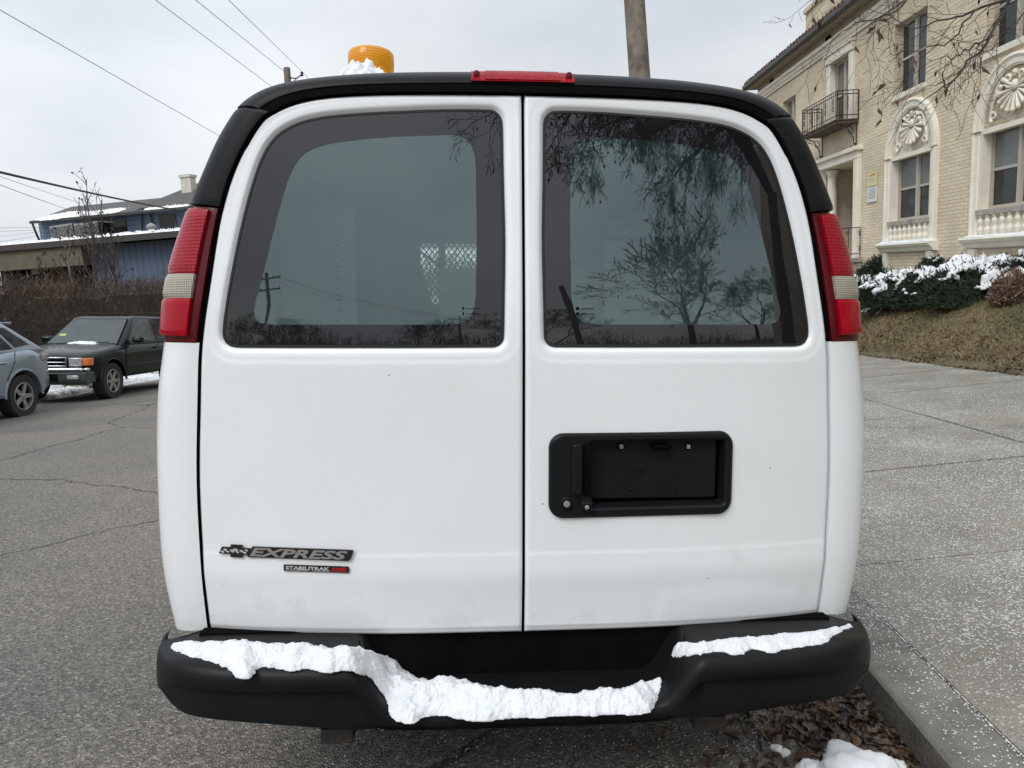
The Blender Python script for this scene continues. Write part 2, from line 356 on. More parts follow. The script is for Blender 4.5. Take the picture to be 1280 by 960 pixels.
def make_door(side, name_hole):
    NX, NZ = 190, 300
    edge = [(q[0]-.004, q[1]-(.004 if q[1] > 1.9 else 0)) for q in KF]           # from bottom to top centre
    ci = min(range(len(KF)), key=lambda i: abs(KF[i][0]-.69))
    def resample(pts, n):
        P = np.array(pts, float); s = np.concatenate([[0], np.cumsum(np.linalg.norm(np.diff(P, axis=0), axis=1))]); t = np.linspace(0, s[-1], n)
        return np.stack([np.interp(t, s, P[:, 0]), np.interp(t, s, P[:, 1])], 1)
    g0 = .0045
    Rt = resample(edge[:ci+1], NZ)                                  # outer side, upward
    Tp = resample([e for e in edge[ci:] if e[0] > .02]+[(g0, 2.044)], NX)[::-1]   # top, from seam to corner
    Lf = resample([(g0, .570), (g0, 2.044)], NZ); Bt = resample([(g0, .570), (.45, .570), edge[0]], NX)
    u = np.linspace(0, 1, NX)[None, :, None]; v = np.linspace(0, 1, NZ)[:, None, None]
    S = (1-v)*Bt[None]+v*Tp[None]+(1-u)*Lf[:, None]+u*Rt[:, None]-((1-u)*(1-v)*Bt[0]+u*(1-v)*Bt[-1]+(1-u)*v*Tp[0]+u*v*Tp[-1])
    P = S.reshape(-1, 2)
    d = sdf(P, WOc); near = d
    def ss(a, b_, x): t = np.clip((x-a)/(b_-a), 0, 1); return t*t*(3-2*t)
    dep = .003*(1-ss(.028, .048, near))-.0015*np.exp(-((near-.028)/.008)**2)+.012*(1-ss(.001, .016, near))
    # bottom hem step and soft crease
    z = P[:, 1]
    dep += .0035*(1-ss(.584, .588, z))
    dep += -.0022*np.exp(-((z-.745)/.04)**2)+.0012*ss(.802, .808, z)
    y = np.array([gsurf(a, b_) for a, b_ in P])+dep
    # rolled edges
    ii = np.arange(NX)[None, :]*np.ones((NZ, 1)); jj = np.arange(NZ)[:, None]*np.ones((1, NX))
    ed = np.minimum(np.minimum(ii, NX-1-ii), np.minimum(jj, NZ-1-jj)).reshape(-1)
    y += np.where(ed == 0, .006, np.where(ed == 1, .0015, 0))
    V = [(float(a*side), float(yy), float(b_)) for (a, b_), yy in zip(P, y)]
    keep = near > -.006
    if name_hole: dp = sdf(P, PLO); keep &= dp > -.012
    faces = [];
    for j in range(NZ-1):
        for i in range(NX-1):
            q = (j*NX+i, j*NX+i+1, (j+1)*NX+i+1, (j+1)*NX+i)
            if keep[q[0]] and keep[q[1]] and keep[q[2]] and keep[q[3]]: faces.append(q)
    # edge return
    per = [i for i in range(NX)]+[j*NX+NX-1 for j in range(1, NZ)]+[(NZ-1)*NX+i for i in range(NX-2, -1, -1)]+[j*NX for j in range(NZ-2, 0, -1)]
    base = len(V); V += [(V[p][0], V[p][1]+.03, V[p][2]) for p in per]; n = len(per)
    faces += [(per[k], per[(k+1) % n], base+(k+1) % n, base+k) for k in range(n)]
    mb = MB(); mb.add(V, faces)
    return mb.build('rear_door', M['van'], van, smooth=True, angle=60)
door_l = make_door(-1, False); door_r = make_door(1, True)
for side, dr in ((-1, door_l), (1, door_r)):
    def lp(C, off, grow=0):
        c0 = C.mean(0); L = []
        for i, p in enumerate(C):
            q = p
            if grow:
                tv = C[(i+1) % len(C)]-C[i-1]; nv = np.array([tv[1], -tv[0]]); nv /= max(np.linalg.norm(nv), 1e-9)
                if nv@(p-c0) < 0: nv = -nv
                q = p+nv*grow
            L.append(Vector((q[0]*side, gsurf(q[0], q[1])+off, q[1])))
        return L
    gk = MB(); gk.loops([lp(WOc, .022, .005), lp(WOc, .0105, .003), lp(WOc, .0105, -.003), lp(WOc, .016, -.005)])
    gk.build('window_seal', M['gasket'], dr, smooth=True)
    fm = MB(); mid = (WOc+WIc)/2
    fm.loops([lp(WOc, .0125, -.001), lp(WOc*.75+WIc*.25, .0125), lp(mid, .0125), lp(WIc*.75+WOc*.25, .0125), lp(WIc, .0125)])
    c0 = WIc.mean(0); fm.mi = 1
    rings = [lp(WIc*(1-t)+c0*t, .0125) for t in (0, .15, .3, .45, .6, .75, .9)]
    cen = [Vector((c0[0]*side, gsurf(*c0)+.0125, c0[1]))]
    fm.loops(rings); b0 = len(fm.v)
    fm.v.append(tuple(cen[0])); n = len(WIc); st = b0-n
    for k in range(n): fm.f.append((st+k, st+(k+1) % n, b0)); fm.m.append(1)
    fm.build('window_glass', [M['frit'], M['pane']], dr, smooth=True, angle=80)
# ---- tail lights, black corner trim, roof trim
def strip(name, k0, k1, t0, t1, off, m, parent, side, nk=20, ntt=10, smooth=True, lip=.012, z=None):
    rows = []
    for i in range(nk+1):
        k = k0+(k1-k0)*i/nk; row = []
        e = lip if i in (0, nk) else 0
        row.append(corner(k, t0, off-lip, side))
        for j in range(ntt+1):
            t = t0+(t1-t0)*j/ntt; row.append(corner(k, t, off-(.25*lip if (i in (0, nk) or j in (0, ntt)) else 0), side))
        row.append(corner(k, t1, off-lip, side)); rows.append(row)
    first = [corner(k0, t0+(t1-t0)*min(max(j-1, 0), ntt)/ntt, off-lip, side) for j in range(ntt+3)]
    last = [corner(k1, t0+(t1-t0)*min(max(j-1, 0), ntt)/ntt, off-lip, side) for j in range(ntt+3)]
    mb = MB(); mb.grid([first]+rows+[last]); return mb.build(name, m, parent, smooth=smooth, angle=50)
for side in (-1, 1):
    tl = strip('tail_light', K1, K2, .06, 2.2, .002, M['redrim'], van, side, 24, 16)
    kw0, kw1 = kz(1.503), kz(1.568)
    a, b_ = K1+.06, K2-.07
    strip('lower_lens', a+.05, kw0, .17, 2.0, .016, M['redsmooth'], tl, side, 12, 16, lip=.018)
    strip('reverse_lens', kw0+.006, kw1-.006, .17, 2.0, .016, M['whitelens'], tl, side, 6, 16, lip=.018)
    strip('upper_lens', kw1, b_, .17, 2.0, .016, M['redgrid'], tl, side, 12, 16, lip=.018)
    strip('corner_trim', K2+.02, K3, .03, 1.9, .012, M['plastic'], van, side, 30, 14, lip=.014)
    # roof trim with its own gap to the corner trim
rt = MB(); rows = []
kk = [K3+.03+(13-K3-.03)*i/30 for i in range(31)]
def trow(k, side, off):
    return [corner(k, .18, off-.02, side)]+[corner(k, t, off-(.004 if t in (.18, 1.9) else 0), side) for t in (.18, .25, .4, .55, .7, .85, 1.0, 1.4, 1.9)]
L = [trow(k, -1, .013) for k in kk]; Rr = [trow(k, 1, .013) for k in kk[::-1]]
rt.grid(L+Rr[1:]); rtr = rt.build('roof_trim', M['plastic'], van, smooth=True, angle=50)
# dark channel under the roof trim
ch = MB(); ch.grid([[corner(k, t, .006, -1) for t in (.0, .1, .2)] for k in [K3+(13-K3)*i/20 for i in range(21)]]+[[corner(k, t, .006, 1) for t in (.0, .1, .2)] for k in [13-(13-K3)*i/20 for i in range(1, 21)]])
ch.build('roof_channel', M['gap'], van, smooth=True)
bl = MB()
def bl_row(x, off):
    k = 13-13*0
    # find k with given x
    kk_ = 11+2*(1-min(1, abs(x)/.43)); s = 1 if x >= 0 else -1
    return [Vector((x, corner(kk_, t, off, s).y, corner(kk_, t, off, s).z)) for t in (.19, .215, .34, .48, .60, .66)]
xs = [-.138+.276*i/12 for i in range(13)]
bl.grid([[p+Vector((0, .02, 0)) for p in bl_row(xs[0], .012)]]+[bl_row(x, .015) for x in xs]+[[p+Vector((0, .02, 0)) for p in bl_row(xs[-1], .012)]])
blo = bl.build('high_brake_light', M['redbar'], van, smooth=True, angle=40)
b2 = MB(); b2.grid([bl_row(x, .0172)[1:5] for x in [-.10+.2*i/10 for i in range(11)]]); b2.build('lens_panel', M['redbar'], blo, smooth=True)
for x in (-.124, .124):
    q = bl_row(x, .018)[2]; s_ = MB(); s_.lathe([(.009, 0), (.009, -.004), (.004, -.005)], q, 'y', 10); s_.build('screw', M['redrim'], blo)
# ---- licence plate pocket with latch
pl = MB()
def pr(x0, x1, z0, z1, r_, off):
    return [Vector((a, gsurf(a, b_)+off, b_)) for a, b_ in rrect(x0, x1, z0, z1, r_, 6)]
pl.loops([pr(.066, .584, .903, 1.140, .04, .006), pr(.068, .582, .905, 1.138, .04, -.008), pr(.074, .576, .911, 1.132, .036, -.013),
          pr(.172, .566, .926, 1.122, .016, -.013), pr(.178, .560, .932, 1.116, .012, -.008), pr(.182, .556, .938, 1.112, .010, .030)])
plo = pl.build('plate_pocket', M['plastic'], door_r, smooth=True, angle=30)
pp = MB(); bk = MB()
bk.box(.176, .562, .062, .066, .93, 1.12); bk.build('pocket_back', M['gap'], plo)
pp.prism(rrect(.188, .542, .948, 1.116, .006, 3), .032, .040)
ppo = pp.build('plate_panel', M['plastic'], plo, bevel=.002)
for (x, z, r_) in ((.272, 1.096, .011), (.461, 1.094, .011)):
    q = MB(); q.lathe([(r_, 0), (r_, -.006), (r_*.8, -.007), (r_*.75, -.002)], (x, .037, z), 'y', 16); q.build('nut_cup', M['gap'], plo, smooth=True)
    q = MB(); q.box(x-.005, x+.005, .022, .033, z-.006, z+.006); q.lathe([(.004, 0), (.003, -.004)], (x, .022, z), 'y', 8); q.build('screw_nut', M['steel'], plo, bevel=.001)
for (x, z, r_) in ((.329, 1.028, .009), (.303, .972, .0045), (.43, .973, .0045)):
    q = MB(); q.lathe([(r_, 0), (r_, -.004), (r_*.6, -.005), (r_*.5, .0)], (x, .034, z), 'y', 14); q.build('boss', M['plastic'], plo, smooth=True)
q = MB(); q.box(.355, .405, -.005, .03, 1.094, 1.104); q.box(.362, .398, -.001, .03, 1.088, 1.096); q.build('plate_lamp', M['gap'], plo, bevel=.002)
q = MB(); q.prism(rrect(.128, .156, .972, 1.112, .010, 4), -.028, -.006); q.build('door_handle', M['plastic'], plo, bevel=.004)
q = MB(); q.prism(rrect(.158, .181, .970, 1.112, .006, 3), -.0165, -.006); q.build('handle_recess', M['gap'], plo)
q = MB(); q.lathe([(.019, 0), (.019, -.008), (.015, -.010), (.014, -.004)], (.115, -.008, .947), 'y', 20); q.build('lock_ring', M['plastic'], plo, smooth=True)
q = MB(); q.lathe([(.009, 0), (.009, -.008), (.003, -.0085)], (.115, -.010, .947), 'y', 16); q.build('key_lock', M['dkchrome'], plo, smooth=True)
q = MB(); q.prism([(-.030, .932), (-.034, .952), (-.004, .968), (-.004, .932)], .153, .184, 'x'); q.build('rear_camera', M['plastic'], plo, bevel=.003)
q = MB(); q.lathe([(.006, 0), (.006, -.003), (.004, -.004)], (.168, -.031, .941), 'y', 14); q.build('camera_lens', M['dkchrome'], plo, smooth=True)
# ---- badge
Bx0, Bz0, Bw, Bh = -.838, .802, .372, .030
def bm_slant(mb, pts, d0, d1):
    vs = [(x, gsurf(x, z)-d0-.0045, z) for x, z in pts]+[(x, gsurf(x, z)-d1-.0045, z) for x, z in pts]; n = len(pts)
    mb.add(vs, [tuple(range(n)), tuple(range(2*n-1, n-1, -1))]+[(i, i+n, (i+1) % n+n, (i+1) % n) for i in range(n)])
bt = MB(); sl = .012
def tilt(x, z): return (x, z-(x-Bx0)*.022)
bx = Bx0+.085
bm_slant(bt, [tilt(*p) for p in ((bx-.004, Bz0-.001), (bx+.275, Bz0-.001), (bx+.281, Bz0+.004), (bx+.287, Bz0+.020), (bx+.289, Bz0+Bh), (bx+.012, Bz0+Bh))], 0, .004)
badge = bt.build('name_badge', M['badgeblack'], door_l, bevel=.0008)
q = MB(); text_mesh(q, 'EXPRESS', .03, 0, 0, 0, shear=.30, offset=.0009, depth=.0012, width=.270, height=.0235, spacing=1.0)
q.v = [(v[0]+bx+.004, gsurf(bx+.004+v[0], .81)-.0095+v[1], v[2]+Bz0+.0035-(bx+.004+v[0]-Bx0)*.022) for v in q.v]
q.build('lettering', M['dkchrome'], badge)
# cross-shaped emblem
q = MB(); ex = Bx0; w_, s_ = .085, .008
em = [(0, .004), (.034, .004), (.032, -.004), (.068, -.004), (.070, .004), (.086, .004), (.094, .024), (.068, .024), (.070, .032), (.036, .032), (.034, .024), (.010, .024)]
bm_slant(q, [tilt(ex+a, Bz0+b_) for a, b_ in em], 0, .003); emb = q.build('emblem', M['badgeblack'], door_l, bevel=.0006)
q = MB()
for (a, b_, r_) in ((.012, .010, .005), (.020, .016, .005), (.027, .011, .004), (.040, .014, .006), (.050, .017, .0065), (.055, .011, .004), (.066, .015, .005), (.075, .011, .005), (.080, .018, .004)):
    c_ = tilt(ex+a, Bz0+b_); 
    q.add([(c_[0]+r_*math.cos(t+.4)*(1+.35*math.sin(3*t)), gsurf(*c_)-.0085, c_[1]+r_*math.sin(t)*(.75)) for t in [k*PI/5 for k in range(10)]], [tuple(range(10))])
q.build('emblem_inlay', M['greytext'], emb)
q = MB(); bx2, bz2 = -.656, .764
bm_slant(q, [tilt(a, b_+.003) for a, b_ in rrect(bx2, bx2+.179, bz2, bz2+.018, .003, 3)], 0, .003); bd2 = q.build('option_badge', M['badgeblack'], door_l)
def txt(body, x, z, w, h, m, nm, off=.0006):
    q = MB(); text_mesh(q, body, .02, 0, 0, 0, offset=off, depth=.0005, width=w, height=h)
    q.v = [(v[0]+x, gsurf(x+v[0], z)-.0082+v[1], v[2]+z-(x+v[0]-Bx0)*.022) for v in q.v]; return q.build(nm, m, bd2)
txt('STABILITRAK', bx2+.006, bz2+.0085, .120, .0095, M['greytext'], 'lettering'); txt('AWD', bx2+.131, bz2+.0085, .041, .0095, M['redtext'], 'red_lettering')
q = MB(); 
for (a, b_) in ((.006, .064), (.078, .126)): q.add([(bx2+x, gsurf(bx2+x, bz2)-.0082, bz2+z+.001-(bx2+x-Bx0)*.022) for x, z in ((a, .005), (b_, .005), (b_, .0062), (a, .0062))], [(0, 1, 2, 3)])
q.build('underline', M['greytext'], bd2)
q = MB(); q.add([(bx2+x, gsurf(bx2+x, bz2)-.0082, bz2+z+.001-(bx2+x-Bx0)*.022) for x, z in ((.130, .005), (.172, .005), (.172, .0062), (.130, .0062))], [(0, 1, 2, 3)]); q.build('underline', M['redtext'], bd2)
# ---- bumper
def ztop(x):
    a = abs(x); t = smooth01((a-.335)/(.455-.335)); return .440+(.574-.440)*t-.028*smooth01((a-.86)/.14)
def zbot(x):
    a = abs(x); return .385+.040*smooth01((a-.2)/.6)+.03*smooth01((a-.86)/.13)
def yfront(x):
    a = min(abs(x)/1.006, 1); return .13-.30*(1-a**7)**(1/2.2)+.02*(1-smooth01((abs(x)-.33)/.12))
def bumper_section(x):
    zt, zb, yf = ztop(x), zbot(x), yfront(x); h = zt-zb; r_ = min(.035, h*.42)
    yb = .10
    ctr = 1-smooth01((abs(x)-.335)/.12)
    P = [(yb, zt-.004), (yb-.06*(yb-yf)/.27, zt), ((yf+yb)/2, zt+.001)]
    P += [(yf+r_+.02, zt)]
    P += [(yf+r_-r_*math.sin(a), zt-r_+r_*math.cos(a)+.004*ctr*math.sin(a)) for a in [R(10), R(30), R(50), R(70), R(90)]]
    inset = .016*(1-ctr)*smooth01((abs(x)-.40)/.05)*(1-smooth01((abs(x)-.90)/.08))
    z1 = zt-.062*(1-ctr)-ctr*(r_+.006)
    P += [(yf-.0015, z1+.006), (yf-.001+inset*.3, z1), (yf+inset, z1-.006)]
    P += [(yf+inset, (z1+zb)/2-.004), (yf+inset*.8, zb+.022)]
    P += [(yf+.003+.012, zb+.006), (yf+.04, zb), (yb, zb+.005)]
    return P
bm_ = MB(); xs = [-1.006, -.9995, -.998, -.994, -.988, -.978, -.965, -.95, -.93]+[-.91+1.82*i/120 for i in range(121)]+[.93, .95, .965, .978, .988, .994, .998, .9995, 1.006]
bm_.loops([[Vector((x, y, z)) for y, z in bumper_section(x)] for x in xs], True, True, True)
bm_.v = [(x*1.016, y, z) for x, y, z in bm_.v]
bump = bm_.build('rear_bumper', M['bumper'], van, smooth=True, angle=50)
for s in (-1, 1):
    q = MB()
    pts = [(s*x, y) for x, y in ((.45, .0), (.46, -.095), (.85, -.075), (.915, -.045), (.935, .0))]
    q.tube([Vector((x, y, ztop(x)+.0005)) for x, y in [tuple(p) for p in cr(pts, 5)]], .0022, 5); q.build('tread_pad_rib', M['gasket'], bump)
pass
for (x, w_) in ((-.50, .085), (.50, .085)):
    q = MB(); q.box(x-w_/2, x+w_/2, -.10, .02, .335, .375); q.box(x-w_/2+.02, x+w_/2-.02, -.06, .02, .37, .42); q.build('tow_bracket', M['iron'], van, bevel=.004)
# ---- wheels under the van
def wheel(parent, x, y, z, r_, w_, rim_r, spokes, axis_sign, rimmat, n=40):
    wt = MB(); prof = [(rim_r, -w_/2+.01), (r_*.93, -w_/2), (r_*.985, -w_/2+.02), (r_, -w_*.25), (r_, w_*.25), (r_*.985, w_/2-.02), (r_*.93, w_/2), (rim_r, w_/2-.01)]
    L = []
    for k in range(n):
        a = 2*PI*k/n; L.append([Vector((h, rr*math.cos(a), rr*math.sin(a))) for rr, h in prof])
    wt.loops(L+[L[0]], False)
    o = wt.build('wheel', M['tyre'], parent, Matrix.Translation((x, y, z)) @ (Matrix.Rotation(0 if axis_sign > 0 else PI, 4, 'Z')), smooth=True, angle=40)
    rm = MB(); f = w_/2-.012
    rl = [[Vector((h, rr*math.cos(2*PI*k/32), rr*math.sin(2*PI*k/32))) for rr, h in ((rim_r, -w_/2+.02), (rim_r+.006, f+.006), (rim_r-.012, f+.008), (rim_r-.022, f-.05))] for k in range(33)]; rm.loops(rl, False)
    rm.mi = 1; rm.lathe([(rim_r-.015, f-.12), (rim_r-.015, f-.07)], (0, 0, 0), 'x', 32)
    rm.mi = 0; rm.lathe([(rim_r*.24, f-.08), (rim_r*.24, f-.008), (rim_r*.15, f+.0)], (0, 0, 0), 'x', 16)
    for k in range(spokes):
        a = 2*PI*k/spokes; wd0, wd1 = rim_r*.17, rim_r*(.15 if spokes < 6 else .13)
        ca, sa = math.cos(a), math.sin(a); pts = []
        for (rr, wd, dx) in ((rim_r*.18, wd0, f-.008), (rim_r-.012, wd1, f-.004)):
            for sgn in (-1, 1):
                for dd in (0, -.035): pts.append(Vector((dx+dd, rr*ca-sgn*wd*sa, rr*sa+sgn*wd*ca)))
        rm.add(pts, [(0, 2, 6, 4), (1, 5, 7, 3), (0, 4, 5, 1), (2, 3, 7, 6), (0, 1, 3, 2), (4, 6, 7, 5)])
    rm.build('rim', [rimmat, M['gap']], o, bevel=.004)
    return o
for s in (-1, 1):
    for y in (1.15, 4.5): wheel(van, s*.86, y, .36, .36, .24, .21, 8, s, M['steel'])
    for yw in (1.15, 4.5): q = MB(); q.prism([(yw+.42*math.cos(a), .57+(.28 if yw < 2 else .27)*math.sin(a)) for a in [PI*i/20 for i in range(21)]], s*(1.026 if yw < 2 else .975), s*(1.038 if yw < 2 else .985), 'x'); q.build('wheel_arch', M['gap'], van)
# ---- interior
q = MB(); q.box(-.86, .86, .12, 3.9, .575, .60); q.build('cargo_floor', M['gap'], van)
q = MB()
for s in (-1, 1): q.box(s*.90-.005, s*.90+.005, .3, 2.7, .6, 1.8)
q.box(-.80, .80, .3, 3.8, 1.995, 2.0); q.build('inner_panel', M['inwall'], van)
q = MB(); q.box(-.88, -.59, .95, 2.4, .60, 1.88); q.mi = 1
for i in range(9): q.lathe([(.0055, 0), (.0055, -.003)], (-.66, .948, 1.44+i*.042), 'y', 10)
q.build('tool_cabinet', [M['shelfpaint'], M['gap']], van)
q = MB(); q.lathe([(.008, 0), (.008, -.006)], (-.665, .945, 1.85), 'y', 10); q.tube([(-.585, .94, 1.82), (-.585, .94, 1.92), (-.74, .96, 1.985)], .004, 6); q.build('cabinet_bracket', M['steel'], van)
q = MB(); q.box(.46, .88, 1.2, 2.5, 1.85, 1.87); q.box(.46, .48, 1.2, 2.5, 1.82, 1.85); q.box(.45, .88, 1.18, 1.2, 1.805, 1.84); q.box(.54, .82, 1.22, 1.6, 1.872, 1.91); q.box(.45, .88, 1.25, 1.28, .6, 1.79); q.build('storage_shelf', M['shelfpaint'], van)
q = MB(); q.box(.448, .60, 1.172, 1.178, 1.810, 1.836); q.box(.56, .80, 1.212, 1.218, 1.874, 1.906); q.build('shelf_edge', M['paper'], van)
# bulkhead with diamond mesh opening
q = MB(); q.box(-.88, -.46, 2.78, 2.8, .6, 2.0); q.box(.10, .88, 2.78, 2.8, .6, 2.0); q.box(-.53, .10, 2.78, 2.8, .6, 1.54); q.box(-.53, .10, 2.78, 2.8, 1.93, 2.0); q.box(-.345, -.30, 2.77, 2.78, 1.54, 1.93)
q.prism([(-.47, 1.82), (-.47, 1.54), (-.385, 1.54)], 2.765, 2.769)
q.build('bulkhead', M['shelfpaint'], van)
q = MB()
for i in range(-14, 30):
    for s in (-1, 1):
        x0 = -.53+i*.036; a0 = Vector((x0, 2.775, 1.54)); b0 = a0+Vector((s*.39*.75, 0, .39))
        def clipx(a, b_):
            t0, t1 = 0, 1; dx = b_.x-a.x
            for lim, sg in ((-.46, 1), (.10, -1)):
                fa = (a.x-lim)*sg; fb = (b_.x-lim)*sg
                if fa < 0 and fb < 0: return None
                if fa < 0: t0 = max(t0, fa/(fa-fb))
                if fb < 0: t1 = min(t1, fa/(fa-fb))
            return (a+(b_-a)*t0, a+(b_-a)*t1) if t1 > t0 else None
        c_ = clipx(a0, b0)
        if c_: q.tube(c_, .0045, 4)
q.build('wire_mesh_screen', M['gap'], van)
for a_, b_ in ((.22, .52), (-.29, -.10)): q = MB(); q.box(a_, b_, 1.6, 1.62, 1.38, 1.69); q.build('hanging_sheet', M['paper'], van)
for P_ in ([(.18, 1.0, 1.64), (.34, 1.1, 1.74)], [(-.50, 1.6, 1.86), (-.22, 1.9, 1.66)], [(-.30, 1.7, 1.90), (-.18, 1.75, 1.84)]): q = MB(); q.tube(P_, .006, 6); q.build('support_bar', M['steel'], van)
q = MB(); q.box(-.55, -.1, 3.1, 3.3, .7, 1.55); q.box(.15, .6, 3.1, 3.3, .7, 1.55); q.build('front_seat', M['gap'], van, bevel=.05)
# little printed marks on both panes
for s, x0 in ((-1, .165), (1, .145)):
    q = MB()
    for r0 in (0, .014):
        q.box(s*x0-(.004 if s > 0 else -.0), s*x0+.004, gsurf(x0, 1.46)+.0105, gsurf(x0, 1.46)+.0115, 1.458+r0, 1.466+r0)
        for k in range(7): q.box(s*(x0)+.010+k*.0052, s*x0+.0135+k*.0052, gsurf(x0, 1.46)+.0105, gsurf(x0, 1.46)+.0115, 1.460+r0, 1.4625+r0)
    q.build('glass_print', M['gap'], van)

# ---- beacon and its snow (rest on the van roof)
d = ray(464, 78); 
bp = VANI @ at_y(464, 80, 2.55)
bcn = thing('beacon_light', VANM @ Matrix.Translation((bp.x, bp.y, 2.115)), 'round amber warning beacon standing on the white van roof', 'beacon')
q = MB(); q.lathe([(.10, 0), (.10, .03), (.085, .045)], n=32); q.build('base', M['plastic'], bcn, smooth=True)
q = MB(); pf = [(.082, .04), (.084, .10), (.083, .150), (.078, .17), (.080, .176), (.0815, .20), (.0805, .225), (.075, .232), (.04, .235)]
q.lathe(pf, n=48); lens = q.build('amber_lens', M['amber'], bcn, smooth=True, angle=60)
top_p = VANI @ at_y(464, 60.5, 2.55); sc_h = (top_p.z-2.115-.012)/.235; lens.scale = (.97, .97, sc_h)
def snow_blob(name, outline, zf, thick, label, cat, parent_m, step=.006, seed=0, amp=.35, mat_=None, kind=None, remesh=0):
    """snow lying on a surface zf(x,y): outline (x,y) polygon in the local frame of parent_m"""
    P = np.array(outline, float); P = closed(P, 4)
    # ragged outline
    Q = []
    for i, p in enumerate(P):
        t = P[(i+1) % len(P)]-P[i-1]; n_ = np.array([t[1], -t[0]]); n_ = n_/max(np.linalg.norm(n_), 1e-9)
        Q.append(p+n_*fbm(p[0]*60+seed, p[1]*60, 3, 4)*step*1.2)
    P = np.array(Q); x0, y0 = P.min(0)-step; x1, y1 = P.max(0)+step
    nx = int((x1-x0)/step)+2; ny = int((y1-y0)/step)+2
    X, Y = np.meshgrid(np.linspace(x0, x1, nx), np.linspace(y0, y1, ny)); G = np.stack([X.ravel(), Y.ravel()], 1)
    d = -sdf(G, P); vs = []
    for (x, y), dd in zip(G, d):
        if dd <= 0: vs.append((x, y, zf(x, y)-.004)); continue
        h = thick*min(1, (dd/(thick*(1.1 if not remesh or thick > .2 else 1.7))))**(.5 if not remesh or thick > .2 else .65)
        h *= 1+amp*fbm(x*14+seed, y*14, 1, 3)+.10*fbm(x*60, y*60, seed, 3)
        h += min(step*1.1, .02)*fbm(x*.9/step, y*.9/step, seed, 2)*min(1, dd/(2*step))+thick*.12*fbm(x*35, y*35, seed+2, 4)
        j = .35*step
        vs.append((x+rnd.uniform(-j, j), y+rnd.uniform(-j, j), zf(x, y)+max(h, -.003)))
    fs = []
    dm = d.reshape(ny, nx)
    for j in range(ny-1):
        for i in range(nx-1):
            if max(dm[j, i], dm[j, i+1], dm[j+1, i], dm[j+1, i+1]) > 0: fs.append((j*nx+i, j*nx+i+1, (j+1)*nx+i+1, (j+1)*nx+i))
    if remesh:
        n0 = len(vs); bi = {}; vb_ = []
        for i in range(n0):
            if d[i] > 0: bi[i] = n0+len(vb_); vb_.append((vs[i][0], vs[i][1], zf(G[i][0], G[i][1])-.006))
            else: bi[i] = i
        mb = MB(); mb.add(vs+vb_, fs+[tuple(bi[k] for k in f[::-1]) for f in fs if any(bi[k] != k for k in f)])
        used = sorted(set(k for f in mb.f for k in f)); mp_ = {k: i for i, k in enumerate(used)}; mb.v = [mb.v[k] for k in used]; mb.f = [tuple(mp_[k] for k in f) for f in mb.f]
        o = mb.build(name, mat_ or M['snow'], None, parent_m, smooth=True, angle=180)
        md = o.modifiers.new('remesh', 'REMESH'); md.mode = 'VOXEL'; md.voxel_size = remesh; md.use_smooth_shade = True
        for ns, st in ((.035, .006), (.010, .0011), (.0032, .0030)):
            tx = bpy.data.textures.new('snow_lumps', 'CLOUDS'); tx.noise_scale = ns; tx.noise_depth = 2
            dm_ = o.modifiers.new('lumps', 'DISPLACE'); dm_.texture = tx; dm_.strength = st; dm_.mid_level = .5; dm_.texture_coords = 'LOCAL'
        return tag(o, label, cat, None, kind)
    mb = MB(); mb.add(vs, fs)
    # crumbly grains over the whole surface
    inn = [i for i in range(len(vs)) if d[i] > step*.5]
    for _ in range(min(9000, int(len(inn)*.55))):
        x, y, z = vs[rnd.choice(inn)]; s = rnd.uniform(.25, .75)*step; x += rnd.uniform(-step, step)*.5; y += rnd.uniform(-step, step)*.5; a = rnd.uniform(0, 2)
        c_, s_ = math.cos(a)*s, math.sin(a)*s
        mb.add([(x+c_, y+s_, z-s*.3), (x-s_, y+c_, z-s*.3), (x-c_, y-s_, z-s*.3), (x+s_, y-c_, z-s*.3), (x+rnd.uniform(-.4, .4)*s, y-rnd.uniform(0, .5)*s, z+s*.8)], [(0, 1, 4), (1, 2, 4), (2, 3, 4), (3, 0, 4)])
    # loose grains along the edge
    for i in range(int(len(P)*3)):
        p = P[rnd.randrange(len(P))]; x = p[0]+rnd.gauss(0, step*1.3); y = p[1]+rnd.gauss(0, step*1.3); s = rnd.uniform(.15, .45)*step
        z = zf(x, y); mb.add([(x-s, y, z), (x+s, y-s, z), (x, y+s, z), (x, y, z+2*s)], [(0, 1, 3), (1, 2, 3), (2, 0, 3)])
    o = mb.build(name, mat_ or M['snow'], None, parent_m, smooth=True, angle=80)
    return tag(o, label, cat, None, kind)
def onbump(px, py, zadd=.012):
    z = .55
    for _ in range(8):
        d = ray(px, py); p = CAM+d*((z-CH)/d.z); q = VANI @ p; z = ztop(q.x)+zadd
    return (q.x, q.y)
snow_l = [(217,802),(215,810),(238,816),(275,824),(290,832),(300,840),(312,840),(322,828),(345,827),(365,831),(385,828),(405,834),(425,831),(445,834),(462,838),(472,852),(484,868),(486,884),(500,895),(515,897),(530,889),(556,888),(585,893),(612,894),(640,890),(672,890),(705,888),(735,888),(765,886),(795,886),(812,883),(820,872),(826,852),(828,845),(815,848),(795,853),(775,858),(755,858),(730,864),(712,866),(690,862),(655,860),(620,858),(585,850),(560,848),(535,848),(515,842),(500,828),(488,818),(470,812),(440,808),(400,806),(350,804),(300,802),(255,801)]
def bsurf(x, y): return ztop(x)
sn1 = snow_blob('snow_patch', [onbump(*p) for p in snow_l], bsurf, .048, 'long thick snow along the left part and middle step of the black van bumper', 'snow', VANM, step=.005, seed=2, remesh=.0024)
